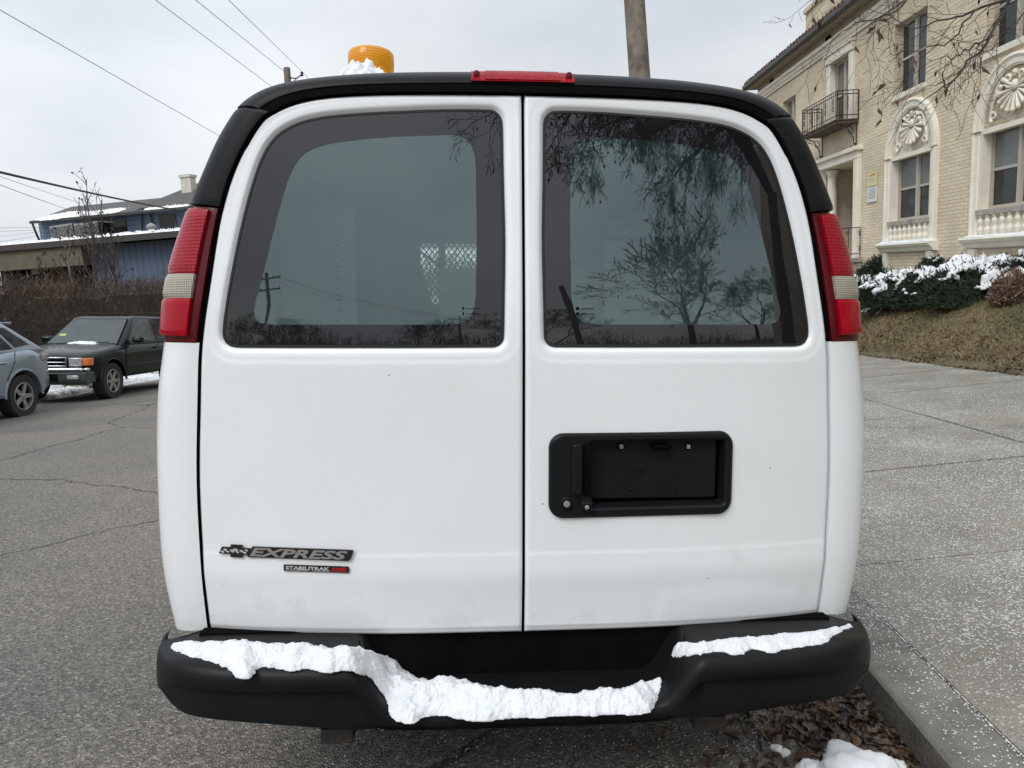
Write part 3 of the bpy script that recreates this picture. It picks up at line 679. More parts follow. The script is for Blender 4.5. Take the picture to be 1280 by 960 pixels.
snow_r = [(842,806),(855,810),(875,811),(900,809),(925,812),(940,806),(960,809),(985,806),(1010,802),(1030,799),(1040,792),(1062,784),(1064,778),(1050,779),(1030,783),(1000,787),(965,790),(930,793),(895,796),(870,800)]
sn2 = snow_blob('snow_patch', [onbump(*p) for p in snow_r], bsurf, .016, 'thin strip of snow on the right end of the black van bumper', 'snow', VANM, step=.004, seed=5, remesh=.0022)
sn3 = snow_blob('snow_patch', [(bp.x-.12, bp.y-.22), (bp.x-.01, bp.y-.27), (bp.x+.09, bp.y-.24), (bp.x+.11, bp.y-.09), (bp.x, bp.y-.05), (bp.x-.12, bp.y-.09)], lambda x, y: 2.118, .27, 'small mound of snow on the van roof against the amber beacon', 'snow', VANM, step=.006, seed=9, amp=.0, remesh=.004)
# ================================================================== GROUND
def curb_x(y): return 1.32+.085*(y-2.07) if y > -30 else 1.32-.085*32
def lat(x, y): return x-(curb_x(y)-curb_x(2.4))-1.345+1.345      # lateral coordinate that follows the kerb
def yext(y): return .065*max(0, y-38)-.065*max(0, -y-30)
def roadz(x, y):
    z = 0 if x > -4 else -.044*(-4-x)
    return z+yext(y)+.004*fbm(x*.5, y*.5, 0, 2)
W1 = 6.6
def terr(x, y):
    l = x-(curb_x(y)-1.345)
    if l < 1.30 and x > -10.35: return roadz(x, y)
    if x <= -10.35:
        t = min(1, (-10.35-x)/.15); z = roadz(-10.35, y)+.12*t+.058*(min(0, x+10.5))*.3
        return z
    sw = .13+.1*(l-1.32)
    if l <= W1: return sw+yext(y)
    zs = .13+.1*(W1-1.32); zu = 1.80+.03*min(max(y, -5), 30)-.40
    if l <= 9.6:
        lu = max(W1+.9, 9.35-(curb_x(y)-1.345)); t = min(1, (l-W1)/(lu-W1)); t2 = t**.8
        return zs+(zu-zs)*t2+.03*fbm(x*.8, y*.8, 2, 3)*min(1, t*6)+yext(y)
    return zu+.058*(l-9.6)+yext(y)+.02*fbm(x*.8, y*.8, 2, 3)
def M_asphalt():
    m, n, l, b = nt('worn_asphalt'); tc = n.new('ShaderNodeTexCoord')
    v = n.new('ShaderNodeTexVoronoi'); v.inputs['Scale'].default_value = 125; l.new(tc.outputs['Object'], v.inputs['Vector'])
    sc_ = n.new('ShaderNodeSeparateColor'); l.new(v.outputs['Color'], sc_.inputs[0])
    r = n.new('ShaderNodeValToRGB'); e = r.color_ramp.elements; e[0].color = (.075, .067, .059, 1); e[1].color = (.38, .35, .315, 1); e.new(.45).color = (.155, .14, .124, 1); e.new(.82).color = (.215, .197, .176, 1)
    l.new(sc_.outputs[0], r.inputs['Fac'])
    t = n.new('ShaderNodeTexNoise'); t.inputs['Scale'].default_value = .55; t.inputs['Detail'].default_value = 8; l.new(tc.outputs['Object'], t.inputs['Vector'])
    r2 = n.new('ShaderNodeValToRGB'); r2.color_ramp.elements[0].position = .3; r2.color_ramp.elements[0].color = (.72, .72, .73, 1); r2.color_ramp.elements[1].position = .7; r2.color_ramp.elements[1].color = (1.1, 1.08, 1.04, 1)
    l.new(t.outputs['Fac'], r2.inputs['Fac'])
    mx = n.new('ShaderNodeMix'); mx.data_type = 'RGBA'; mx.blend_type = 'MULTIPLY'; mx.inputs['Factor'].default_value = 1
    l.new(r.outputs['Color'], mx.inputs['A']); l.new(r2.outputs['Color'], mx.inputs['B'])
    # cracks: warped voronoi edges, masked
    w = n.new('ShaderNodeTexNoise'); w.inputs['Scale'].default_value = 1.4; w.inputs['Detail'].default_value = 9; w.inputs['Roughness'].default_value = .6; l.new(tc.outputs['Object'], w.inputs['Vector'])
    mm = n.new('ShaderNodeMix'); mm.data_type = 'RGBA'; mm.blend_type = 'LINEAR_LIGHT'; mm.inputs['Factor'].default_value = .22
    l.new(tc.outputs['Object'], mm.inputs['A']); l.new(w.outputs['Color'], mm.inputs['B'])
    v2 = n.new('ShaderNodeTexVoronoi'); v2.feature = 'DISTANCE_TO_EDGE'; v2.inputs['Scale'].default_value = .27; l.new(mm.outputs['Result'], v2.inputs['Vector'])
    r3 = n.new('ShaderNodeValToRGB'); r3.color_ramp.elements[0].position = .0012; r3.color_ramp.elements[0].color = (.30, .29, .28, 1); r3.color_ramp.elements[1].position = .0036; r3.color_ramp.elements[1].color = (1, 1, 1, 1)
    l.new(v2.outputs['Distance'], r3.inputs['Fac'])
    m2 = n.new('ShaderNodeMix'); m2.data_type = 'RGBA'; m2.blend_type = 'MULTIPLY'; m2.inputs['Factor'].default_value = 1
    l.new(mx.outputs['Result'], m2.inputs['A']); l.new(r3.outputs['Color'], m2.inputs['B'])
    l.new(m2.outputs['Result'], b.inputs['Base Color']); b.inputs['Roughness'].default_value = .8
    bp_ = n.new('ShaderNodeBump'); bp_.inputs['Strength'].default_value = .9; bp_.inputs['Distance'].default_value = .006
    l.new(v.outputs['Distance'], bp_.inputs['Height'])
    b2_ = n.new('ShaderNodeBump'); b2_.inputs['Strength'].default_value = 1; b2_.inputs['Distance'].default_value = .02
    l.new(r3.outputs['Color'], b2_.inputs['Height']); l.new(bp_.outputs['Normal'], b2_.inputs['Normal']); l.new(b2_.outputs['Normal'], b.inputs['Normal'])
    return m
M['asphalt'] = M_asphalt()
def M_concrete():
    m, n, l, b = nt('weathered_concrete'); tc = n.new('ShaderNodeTexCoord')
    t = n.new('ShaderNodeTexNoise'); t.inputs['Scale'].default_value = 1.3; t.inputs['Detail'].default_value = 10; t.inputs['Roughness'].default_value = .7; l.new(tc.outputs['Object'], t.inputs['Vector'])
    r = n.new('ShaderNodeValToRGB'); e = r.color_ramp.elements; e[0].position = .3; e[0].color = (.165, .15, .126, 1); e[1].position = .7; e[1].color = (.31, .288, .248, 1); l.new(t.outputs['Fac'], r.inputs['Fac'])
    t1 = n.new('ShaderNodeTexNoise'); t1.inputs['Scale'].default_value = 130; t1.inputs['Detail'].default_value = 3; l.new(tc.outputs['Object'], t1.inputs['Vector'])
    r1 = n.new('ShaderNodeValToRGB'); r1.color_ramp.elements[0].position = .35; r1.color_ramp.elements[0].color = (.68, .68, .68, 1); r1.color_ramp.elements[1].position = .62; r1.color_ramp.elements[1].color = (1.15, 1.15, 1.15, 1); l.new(t1.outputs['Fac'], r1.inputs['Fac'])
    mx = n.new('ShaderNodeMix'); mx.data_type = 'RGBA'; mx.blend_type = 'MULTIPLY'; mx.inputs['Factor'].default_value = 1; l.new(r.outputs['Color'], mx.inputs['A']); l.new(r1.outputs['Color'], mx.inputs['B'])
    # melting salt and sleet grains, denser in drifts
    v = n.new('ShaderNodeTexVoronoi'); v.inputs['Scale'].default_value = 70; l.new(tc.outputs['Object'], v.inputs['Vector'])
    s_ = n.new('ShaderNodeSeparateColor'); l.new(v.outputs['Color'], s_.inputs[0])
    t2 = n.new('ShaderNodeTexNoise'); t2.inputs['Scale'].default_value = 1.6; t2.inputs['Detail'].default_value = 5; l.new(tc.outputs['Object'], t2.inputs['Vector'])
    mr = n.new('ShaderNodeMapRange'); mr.inputs['From Min'].default_value = .35; mr.inputs['From Max'].default_value = .7; mr.inputs['To Min'].default_value = .30; mr.inputs['To Max'].default_value = .62; l.new(t2.outputs['Fac'], mr.inputs['Value'])
    mu = n.new('ShaderNodeMath'); mu.operation = 'MULTIPLY'; l.new(s_.outputs[0], mu.inputs[0]); l.new(mr.outputs[0], mu.inputs[1])
    lt = n.new('ShaderNodeMath'); lt.operation = 'LESS_THAN'; l.new(v.outputs['Distance'], lt.inputs[0]); l.new(mu.outputs[0], lt.inputs[1])
    m2 = n.new('ShaderNodeMix'); m2.data_type = 'RGBA'; m2.inputs['B'].default_value = (.50, .50, .49, 1); l.new(lt.outputs[0], m2.inputs['Factor']); l.new(mx.outputs['Result'], m2.inputs['A'])
    l.new(m2.outputs['Result'], b.inputs['Base Color']); b.inputs['Roughness'].default_value = .85
    bp_ = n.new('ShaderNodeBump'); bp_.inputs['Strength'].default_value = .6; bp_.inputs['Distance'].default_value = .006; l.new(t1.outputs['Fac'], bp_.inputs['Height']); l.new(bp_.outputs['Normal'], b.inputs['Normal'])
    return m
M['concrete'] = M_concrete()
M['kerb'] = mat('kerb_concrete', (.13, .12, .105), .85, (.24, .225, .20), 5, detail=10, bump=.6, bscale=120)
M['soil'] = mat('dark_joint_soil', (.03, .026, .02), .95, (.07, .06, .045), 20, bump=.5)
M['turf'] = mat('winter_turf_soil', (.075, .065, .035), .95, (.17, .14, .075), 7, detail=10, bump=.9, bscale=60, bdist=.03)
M['grass1'] = mat('straw_grass', (.20, .155, .08), .9, (.29, .225, .125), 1.2)
M['grass2'] = mat('green_grass', (.085, .105, .035), .9, (.13, .15, .055), 1.2)
def sheet(name, xs, ys, zf, m, kind='structure', off=0):
    mb = MB(); mb.grid([[Vector((x, y, zf(x, y)+off)) for x in xs] for y in ys], flip=True)
    return tag(mb.build(name, m, smooth=True, angle=80), None, None, None, kind)
xs = [-400, -200, -100, -60, -40, -30, -24, -20, -17, -15, -13.5, -12, -11, -10.5, -10.36, -10.3, -9, -7, -5.5, -4]+[-3+.5*i for i in range(0, 8)]+[1, 3, 5, 6.2, 6.6]+[7+.25*i for i in range(14)]+[10.5, 11, 12, 14, 17, 22, 30, 45, 80, 150, 300, 500]
ys = [-400, -200, -100, -60, -45, -38, -32, -28]+[-24+2*i for i in range(0, 13)]+[1+.5*i for i in range(0, 60)]+[31+2*i for i in range(0, 10)]+[55, 65, 80, 100, 140, 200, 300, 500]
def terr_g(x, y):
    l = x-(curb_x(y)-1.345)
    return terr(x, y)-(.03 if x > -10.36 and l < 6.4 else 0) if not (x > -10.36 and 1.2 < l < 6.4) else terr(x, y)-.06
sheet('ground', xs, ys, lambda x, y: min(terr_g(x, y), 60), M['turf'])
# road
rx = [-10.3, -9.5, -8.5, -7.5, -6.5, -5.5, -4.5, -4]+[-3.5+.5*i for i in range(8)]+[.5, .9, 1.2]
mb = MB(); rows = []
for y in ys[2:-4]:
    rows.append([Vector((x+(curb_x(y)-1.32 if x > .4 else 0)*(1 if x > .4 else 0)+(.13 if x == 1.2 else 0), y, roadz(x, y)+.004)) for x in rx])
mb.grid(rows, flip=True); tag(mb.build('road', M['asphalt'], smooth=True, angle=80), kind='structure')
# right kerb: one long stone with rounded edge
mb = MB(); rows = []
for y in [-30+.5*i for i in range(180)]:
    x0 = curb_x(y); e = yext(y)
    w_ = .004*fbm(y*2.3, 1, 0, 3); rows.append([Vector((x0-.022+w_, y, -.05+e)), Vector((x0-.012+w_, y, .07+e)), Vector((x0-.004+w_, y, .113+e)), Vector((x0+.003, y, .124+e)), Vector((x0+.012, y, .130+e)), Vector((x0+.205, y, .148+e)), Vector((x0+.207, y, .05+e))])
mb.mi = 1; mb.grid([r[:3] for r in rows]); mb.mi = 0; mb.grid([r[2:] for r in rows]); tag(mb.build('kerb', [M['kerb'], mat('dark_kerb_face', (.06, .053, .045), .8, (.12, .108, .092), 7, detail=9, bump=.8, bscale=60)], smooth=True, angle=30), kind='structure')  # road face given a darker colour so the kerb edge reads
# sidewalk slabs with real joints
mb = MB(); jy = [3.60, 5.50, 7.70, 9.54]
while jy[-1] < 40: jy.append(jy[-1]+1.95)
while jy[0] > -14: jy.insert(0, jy[0]-1.93)
cols = [(.215, 2.67), (2.705, 5.28)]
for c0, c1 in cols:
    for a, b_ in zip(jy[:-1], jy[1:]):
        a += .014; b_ -= .014; dz = rnd.uniform(-.004, .004); ty = rnd.uniform(-.002, .002)
        P = []
        for t in [i/6 for i in range(7)]:
            y = a+(b_-a)*t; row = []
            for s in [i/6 for i in range(7)]:
                l_ = c0+(c1-c0)*s; x = curb_x(y)+l_
                row.append(Vector((x, y, .13+.1*l_+yext(y)+dz+ty*(t-.5)+.003*fbm(x*2, y*2, 0, 2))))
            P.append(row)
        mb.grid(P, flip=True)
        per = [P[0][i] for i in range(7)]+[P[i][6] for i in range(1, 7)]+[P[6][i] for i in range(5, -1, -1)]+[P[i][0] for i in range(5, 0, -1)]
        mb.loops([per, [p+Vector((0, 0, -.05)) for p in per]])
tag(mb.build('sidewalk', M['concrete'], smooth=False), kind='structure')
# far kerb and verge
mb = MB(); mb.grid([[Vector((x, y, roadz(-10.3, y)+z)) for x, z in ((-10.28, -.02), (-10.29, .10), (-10.32, .125), (-10.46, .125), (-10.47, .0))] for y in [-20+2*i for i in range(45)]], flip=True)
tag(mb.build('far_kerb', M['kerb']), kind='structure')
# sleet grains lying on the sidewalk and the road edge (nobody could count them)
def grains(name, n, posf, s0, s1, m, label):
    mb = MB()
    for i in range(n):
        x, y, z = posf(); s = rnd.uniform(s0, s1); a = rnd.uniform(0, 6.28); q = rnd.uniform(.5, 1)
        c_, s_ = math.cos(a)*s, math.sin(a)*s
        mb.add([(x+c_, y+s_, z), (x-s_*q, y+c_*q, z), (x-c_, y-s_, z), (x+s_*q, y-c_*q, z), (x, y, z+s*rnd.uniform(.6, 1.1))], [(0, 1, 4), (1, 2, 4), (2, 3, 4), (3, 0, 4)])
    return tag(mb.build(name, m), label, 'ice grains', None, 'stuff')
def swpos():
    while True:
        y = 1.2+abs(rnd.gauss(0, 4.5)); l_ = rnd.uniform(.03, 5.2); x = curb_x(y)+l_
        if fbm(x*1.1, y*1.1, 5, 3) > rnd.uniform(-.9, .5): break
    z = .13+.1*l_+.003 if l_ > .21 else .132+.085*l_
    return x, y, z+.002
grains('sleet_grains', 60000, swpos, .0016, .0048, M['snow'], 'white sleet grains scattered over the grey sidewalk slabs')
def kbpos():
    y = 1.2+abs(rnd.gauss(0, 3)); l_ = rnd.uniform(.01, .215)**.8; l_ = min(l_, .21); x = curb_x(y)+l_; return x, y, .132+.085*l_
grains('sleet_grains', 2600, kbpos, .0016, .0048, M['snow'], 'white sleet grains along the top of the kerb stone')
def rdpos():
    y = rnd.uniform(1.0, 4.5); x = curb_x(y)-abs(rnd.gauss(0, .9))-.05
    return x, y, .008
grains('sleet_grains', 7000, rdpos, .0015, .004, M['snow'], 'fine white sleet grains on the dark road under the van')
# leaves
def leaves(name, n, posf, s0, s1, m, label, lift=.012):
    mb = MB()
    for i in range(n):
        x, y, z = posf(); s = rnd.uniform(s0, s1); Rm = Matrix.Rotation(rnd.uniform(0, 6.28), 3, 'Z') @ Matrix.Rotation(rnd.gauss(0, .45), 3, 'X') @ Matrix.Rotation(rnd.gauss(0, .35), 3, 'Y')
        o = Vector((x, y, z+rnd.uniform(.0, lift))); cu = rnd.uniform(.1, .5)*s
        prof = [(0, -1, 0), (.35, -.6, cu), (.55, -.1, cu), (.3, .25, cu*.6), (.45, .5, cu), (0, 1, .2*cu), (-.4, .55, cu), (-.3, .2, cu*.7), (-.6, -.15, cu), (-.32, -.6, cu)]
        v = [o+Rm @ Vector((a*s, b_*s, c_)) for a, b_, c_ in prof]+[o+Rm @ Vector((0, 0, 0))]
        mb.mi = rnd.choice([0, 0, 1, 2])
        mb.add(v, [(k, (k+1) % 10, 10) for k in range(10)])
    return tag(mb.build(name, m), label, 'leaves', None, 'stuff')
LM = [mat('dark_wet_leaf', (.022, .015, .011), .45, (.05, .032, .022), 6), mat('brown_leaf', (.06, .032, .018), .6, (.14, .07, .035), 6), mat('pale_leaf', (.17, .125, .09), .7, (.08, .055, .04), 6)]
def gut():
    y = rnd.uniform(1.0, 5.5); x = curb_x(y)-.02-abs(rnd.gauss(0, .26)); 
    return x, y, .008
leaves('leaf_litter', 5200, gut, .012, .034, LM, 'brown fallen leaves packed in the gutter beside the kerb', .022)
LG = lambda x, y: terr(x, y)
def lawnp(bias=0):
    y = rnd.uniform(6, 26); l_ = W1-.15+abs(rnd.gauss(0, .6 if bias else 2)); l_ = min(l_, 9.6); x = l_+curb_x(y)-1.345
    return x, y, LG(x, y)
leaves('lawn_leaves', 7500, lambda: lawnp(rnd.random() < .75), .014, .038, [LM[1], mat('tan_leaf', (.17, .09, .05), .7, (.26, .15, .09), 6), LM[0]], 'brown leaves scattered over the sloping lawn', .02)
mb = MB()
for i in range(95000):
    y = rnd.uniform(5, 26); l_ = rnd.uniform(W1+.02, 9.9)+rnd.gauss(0, .03); x = l_+curb_x(y)-1.345; z = LG(x, y)-.005
    h = rnd.uniform(.03, .085); a = rnd.uniform(0, 6.28); w_ = rnd.uniform(.004, .010); dx, dy = math.cos(a)*w_, math.sin(a)*w_; bx_, by_ = rnd.gauss(0, h*.6), rnd.gauss(0, h*.6)
    mb.mi = 1 if fbm(x*.5, y*.5, 9, 3)+.8*(l_-7.6)/1.4 > rnd.uniform(-.1, .75) else 0
    mb.add([(x-dx, y-dy, z), (x+dx, y+dy, z), (x+bx_, y+by_, z+h)], [(0, 1, 2)])
tag(mb.build('grass', [M['grass1'], M['grass2']]), 'short straw coloured and green grass of the sloping lawn', 'grass', None, 'stuff')
# ice chunks at the kerb, in front
def chunk(px, py, s, label, m, sq=1, seed=1, gx=None, group=None):
    z = .02; d_ = ray(px, py); p = CAM+d_*((z-CH)/d_.z)
    bm = bmesh.new(); bmesh.ops.create_icosphere(bm, subdivisions=4, radius=1)
    for v in bm.verts:
        n_ = v.co.copy(); f = 1+.32*fbm(n_.x*1.3+seed, n_.y*1.3, n_.z*1.3, 3)+.08*fbm(n_.x*6+seed, n_.y*6, n_.z*6, 3)+.02*fbm(n_.x*25, n_.y*25, n_.z*25+seed, 2)
        v.co = Vector((n_.x*s*f, n_.y*s*.8*f, max(-.01, n_.z*s*.62*f*sq+s*.30)))
    me = bpy.data.meshes.new('snow_chunk'); bm.to_mesh(me); bm.free(); me.materials.append(m); me.polygons.foreach_set('use_smooth', [True]*len(me.polygons))
    o = bpy.data.objects.new('snow_chunk', me); COL.objects.link(o); o.matrix_basis = frame(p, rnd.uniform(0, 6)); return tag(o, label, 'snow', group)
chunk(1077, 990, .13, 'large white snow lump at the bottom edge by the kerb', M['snow'], 1, 3)
chunk(1112, 975, .06, 'grey glassy ice block beside the large snow lump at the kerb', M['ice'], 1.1, 8)
chunk(1014, 972, .055, 'small white snow lump left of the large one near the kerb', M['snow'], 1, 13)
chunk(1040, 980, .07, 'medium white snow lump touching the left of the largest one', M['snow'], 1, 15)
chunk(971, 938, .022, 'tiny pale ice chip on dark leaf litter, left of its twin', M['ice'], .8, 21)
chunk(981, 943, .020, 'tiny pale ice chip on dark leaf litter, right of its twin', M['ice'], .8, 29)
# snow strips along far kerb
def strip_snow(x0, x1, y0, y1, th, label, sd):
    pts = []
    n_ = 10
    for i in range(n_+1): pts.append((x1+.15*fbm(i*.7+sd, 1, 0, 2), y0+(y1-y0)*i/n_))
    for i in range(n_, -1, -1): pts.append((x0+.2*fbm(i*.8+sd, 5, 0, 2), y0+(y1-y0)*i/n_))
    return snow_blob('snow_patch', pts, lambda x, y: terr(x, y)+.005, th, label, 'snow', Matrix.Identity(4), step=.035, seed=sd)
strip_snow(-10.6, -9.7, 12.3, 16.4, .12, 'snow bank at the far kerb seen under the bumper of the green suv', 3)
strip_snow(-10.8, -9.9, 17.6, 20.4, .12, 'snow bank at the far kerb behind the front wheel of the green suv', 7)
strip_snow(-10.8, -9.9, 21.2, 26, .10, 'snow bank at the far kerb beside the white van edge', 11)
# ================================================================== TREES
def branch_tree(mb, p, d, L, r_, depth, spread=.6, up=.12, kids=(2, 3), nseg=4, tmin=.0025, gravity=0, rr=rnd, leaf=None, lscale=.74):
    pts = [Vector(p)]; rads = [r_]; d = Vector(d).normalized()
    for i in range(nseg):
        d = (d+Vector((rr.gauss(0, .13), rr.gauss(0, .13), rr.gauss(0, .10)+up*.3-gravity))).normalized()
        pts.append(pts[-1]+d*(L/nseg)); rads.append(max(tmin, r_*(1-.38*(i+1)/nseg)))
    mb.tube(pts, rads, 6 if r_ > .05 else (4 if r_ > .012 else 3), caps=False)
    if depth <= 0:
        if leaf and rr.random() < leaf[1]: leaf[0].append((pts[-1], d))
        return
    n_ = rr.choice(kids)
    for i in range(n_):
        a = d.orthogonal().normalized(); a.rotate(Matrix.Rotation(2*PI*(i+rr.random()*.7)/n_, 3, d))
        sp = spread*rr.uniform(.55, 1.25); nd = (d*math.cos(sp)+a*math.sin(sp)+Vector((0, 0, up))).normalized()
        branch_tree(mb, pts[-1], nd, L*rr.uniform(lscale-.1, lscale+.1), rads[-1]*rr.uniform(.62, .8), depth-1, spread, up, kids, nseg, tmin, gravity, rr, leaf, lscale)
    # side shoots
    for i in (1, 2, 3):
        if i < len(pts)-1 and rr.random() < .55:
            a = d.orthogonal().normalized(); a.rotate(Matrix.Rotation(rr.uniform(0, 6.28), 3, d))
            nd = (d*.5+a*.9+Vector((0, 0, up))).normalized()
            branch_tree(mb, pts[i], nd, L*.55, rads[i]*.45, depth-2 if depth > 1 else 0, spread, up, kids, 3, tmin, gravity, rr, leaf, lscale)
def bare_tree(loc, height, label, seed, depth=6, tr=.16, trunk_h=.28, spread=.5, group=None, name='bare_tree', tmin=.004, kids=(2, 3), up=.12):
    rr = random.Random(seed); t = thing(name, upright(loc), label, 'tree', group)
    hb = height*trunk_h; mt = MB(); pts = [Vector((0, 0, -.3))]; d = Vector((rr.gauss(0, .05), rr.gauss(0, .05), 1))
    for i in range(5): pts.append(pts[-1]+Vector((d.x*hb/5+rr.gauss(0, .02), d.y*hb/5+rr.gauss(0, .02), (hb+.3)/5)))
    mt.tube(pts, [tr*1.5, tr*1.1, tr, tr*.95, tr*.9, tr*.86], 10, caps=False); mt.build('trunk', M['bark'], t, smooth=True)
    mc = MB(); n_ = 3 if kids != (2,) else 2
    for i in range(n_):
        a = 2*PI*(i+rr.random()*.5)/n_; sp = spread*rr.uniform(.6, 1.1)
        branch_tree(mc, pts[-1], (math.sin(sp)*math.cos(a), math.sin(sp)*math.sin(a), math.cos(sp)), height*.24, tr*.62, depth, spread, up, kids, 4, tmin, 0, rr)
    mc.build('crown', M['twig'], t); return t
# trees behind the camera: the rear windows mirror them
G = 'bare trees down the street behind the photographer'
def gz(x, y): return Vector((x, y, terr(x, y)))
T0 = bare_tree(gz(20.0, -34), 17, 'broad bare tree mirrored in the right rear window', 11, 6, .32, .20, .55, G, tmin=.024)
WIDE = Matrix.Diagonal((1.4, 1.4, .74, 1)); T0.matrix_basis = T0.matrix_basis @ WIDE
for (x, y, s, a, lab) in ((31, -34, .6, 1.3, 'smaller bare tree right of the broad one in the window reflection'), (-2.2, -42, .42, 2.2, 'round bare tree mirrored low in the left rear window'), (8.5, -46, .5, 4.0, 'bare tree standing left of the broad one in the window reflection'), (-20, -40, .48, 3.1, 'bare tree mirrored beside the utility pole in the left window'), (40, -30, .8, 5.0, 'tall bare tree at the far right of the window reflection'), (-28, -44, .5, .6, 'bare tree mirrored low at the far left of the left window')):
    c = copy_tree(T0); z = terr(x, y); c.matrix_basis = upright(Vector((x, y, z)), a) @ Matrix.Scale(s*1.2, 4) @ WIDE; c['label'] = lab
# tree line far behind the camera (one mass)
mb = MB(); rr = random.Random(3)
for i in range(1700):
    x = -75+150*rr.random(); y = -58-rr.uniform(0, 12); z = yext(y)-.3; h = (6.6+3.2*fbm(x*.06, 3, 1, 4)*1.2)*rr.uniform(.6, 1.1)
    mb.tube([(x, y, z), (x+rr.gauss(0, .3), y, z+h*.5), (x+rr.gauss(0, .7), y, z+h)], [.09, .06, .02], 3, caps=False)
    for k in range(7):
        t = rr.uniform(.3, .95); o = Vector((x, y, z+h*t)); mb.tube([o, o+Vector((rr.gauss(0, 1), rr.gauss(0, .4), rr.uniform(.2, 1.3)))*1.0], [.035, .012], 3, caps=False)
tag(mb.build('distant_wood', M['twig']), 'low line of bare woods far behind the photographer', 'woods', None, 'stuff')
G2 = 'bare trees along the street ahead, hidden by the van'
for (x, y, s, a, lab) in ((8.6, 40, .7, .4, 'bare tree by the sidewalk ahead of the van'), (-12.8, 62, .8, 2.0, 'bare tree past the hedge on the left side of the street'), (12, 72, .9, 3.0, 'farther bare tree on the right side of the street')):
    c = copy_tree(T0); c.matrix_basis = upright(Vector((x, y, terr(x, y))), a) @ Matrix.Scale(s, 4); c['label'] = lab; c['group'] = G2
mb = MB(); rr = random.Random(4)
for i in range(900):
    x = -50+100*rr.random(); y = 118+rr.uniform(0, 14); z = yext(y)-.3; h = (6.6+3.2*fbm(x*.06, 9, 1, 4))*rr.uniform(.6, 1.1)
    mb.tube([(x, y, z), (x+rr.gauss(0, .3), y, z+h*.5), (x+rr.gauss(0, .7), y, z+h)], [.12, .08, .03], 3, caps=False)
    for k in range(6):
        t = rr.uniform(.3, .95); o = Vector((x, y, z+h*t)); mb.tube([o, o+Vector((rr.gauss(0, 1.3), rr.gauss(0, .4), rr.uniform(.2, 1.6)))], [.05, .02], 3, caps=False)
tag(mb.build('distant_wood', M['twig']), 'low line of bare woods at the far end of the street ahead', 'woods', None, 'stuff')
# hanging branches: tree whose trunk is out of frame, right
def leafmesh(lst, rr, s=.05):
    q = MB()
    for p, d in lst:
        s_ = s*rr.uniform(.6, 1.2); dn = (Vector((rr.gauss(0, .5), rr.gauss(0, .5), -1))).normalized(); sd = dn.orthogonal().normalized(); n_ = dn.cross(sd)
        q.add([p, p+dn*s_*.5+sd*s_*.32+n_*s_*.2, p+dn*s_*1.25, p+dn*s_*.5-sd*s_*.30+n_*s_*.15, p+dn*s_*.6-n_*s_*.1], [(0, 1, 4), (1, 2, 4), (2, 3, 4), (3, 0, 4)])
    return q
tb = Vector((8.6, 5.2, terr(8.6, 5.2)))
st = thing('street_tree', upright(tb), 'bare tree with drooping twigs and a few curled leaves over the top right', 'tree')
Rup = (upright(tb).to_3x3()).transposed()
def loc_t(px, py, Y): return Rup @ (at_y(px, py, Y)-tb)
mt = MB(); rr = random.Random(21)
tp = [Vector((0, 0, -.3)), Vector((.02, .03, 1.2)), Vector((-.03, .05, 2.4)), Vector((-.12, .1, 3.6)), Vector((-.2, .15, 5.0))]
mt.tube(tp, [.30, .22, .19, .17, .14], 12, caps=False); mt.build('trunk', M['bark'], st, smooth=True)
mc = MB(); lv = []
for i in range(4):
    a = rr.uniform(-1.4, .6); branch_tree(mc, tp[-1], (math.cos(a)*.8, math.sin(a)*.8, 1.6), 1.7, .085, 5, .42, .2, (2, 3), 4, .003, 0, rr, (lv, .04))
# limbs that carry the twigs seen in the picture: traced as 3-D paths
limbs = [
 ([(1330,-120,6.2),(1295,-60,6.3),(1262,-5,6.4),(1240,45,6.4),(1205,85,6.5),(1180,112,6.5)], .020),
 ([(1262,-5,6.4),(1215,15,6.6),(1175,25,6.8),(1140,35,6.9),(1110,15,7.0)], .013),
 ([(1240,45,6.4),(1212,60,6.3),(1190,72,6.3),(1165,75,6.2)], .009),
 ([(1225,60,6.4),(1226,80,6.3),(1210,100,6.3)], .007),
 ([(1215,15,6.6),(1190,50,6.6),(1150,62,6.7),(1112,68,6.8)], .009),
 ([(1190,-60,7.0),(1150,-20,7.1),(1115,18,7.1),(1070,28,7.2),(1040,50,7.3)], .012),
 ([(1115,18,7.1),(1098,30,7.0),(1085,52,7.0)], .007),
 ([(1060,-40,7.3),(1030,-12,7.4),(1008,4,7.4)], .009),
 ([(1295,-60,6.3),(1285,0,6.2),(1265,40,6.2),(1230,66,6.1)], .010)]
hub = loc_t(1330, -120, 6.2); mc.tube([tp[3], tp[3]+(hub-tp[3])*.5+Vector((0, 0, .5)), hub], [.10, .06, .028], 8, caps=False)
h2 = loc_t(1190, -60, 7.0); mc.tube([tp[4], (tp[4]+h2)*.5+Vector((0, 0, .6)), h2], [.08, .045, .02], 8, caps=False)
h3 = loc_t(1060, -40, 7.3); mc.tube([h2, (h2+h3)*.5+Vector((0, 0, .1)), h3], [.02, .014, .010], 6, caps=False)
for path, r0 in limbs:
    P = [Vector(p) for p in cr([tuple(loc_t(*q)) for q in path], 4)]
    P = [p+Vector((rr.gauss(0, .012), rr.gauss(0, .012), rr.gauss(0, .012))) for p in P]
    n_ = len(P); mc.tube(P, [r0*(1-.75*i/n_) for i in range(n_)], 5, caps=False)
    for i in range(2, n_, 2):
        d_ = (P[i]-P[i-1]).normalized(); a = d_.orthogonal().normalized(); a.rotate(Matrix.Rotation(rr.uniform(0, 6.28), 3, d_))
        branch_tree(mc, P[i], d_*.6+a*.8+Vector((0, 0, -.15)), rr.uniform(.18, .38), r0*.35, 2, .55, -.05, (1, 2), 4, .0022, .03, rr, (lv, .10))
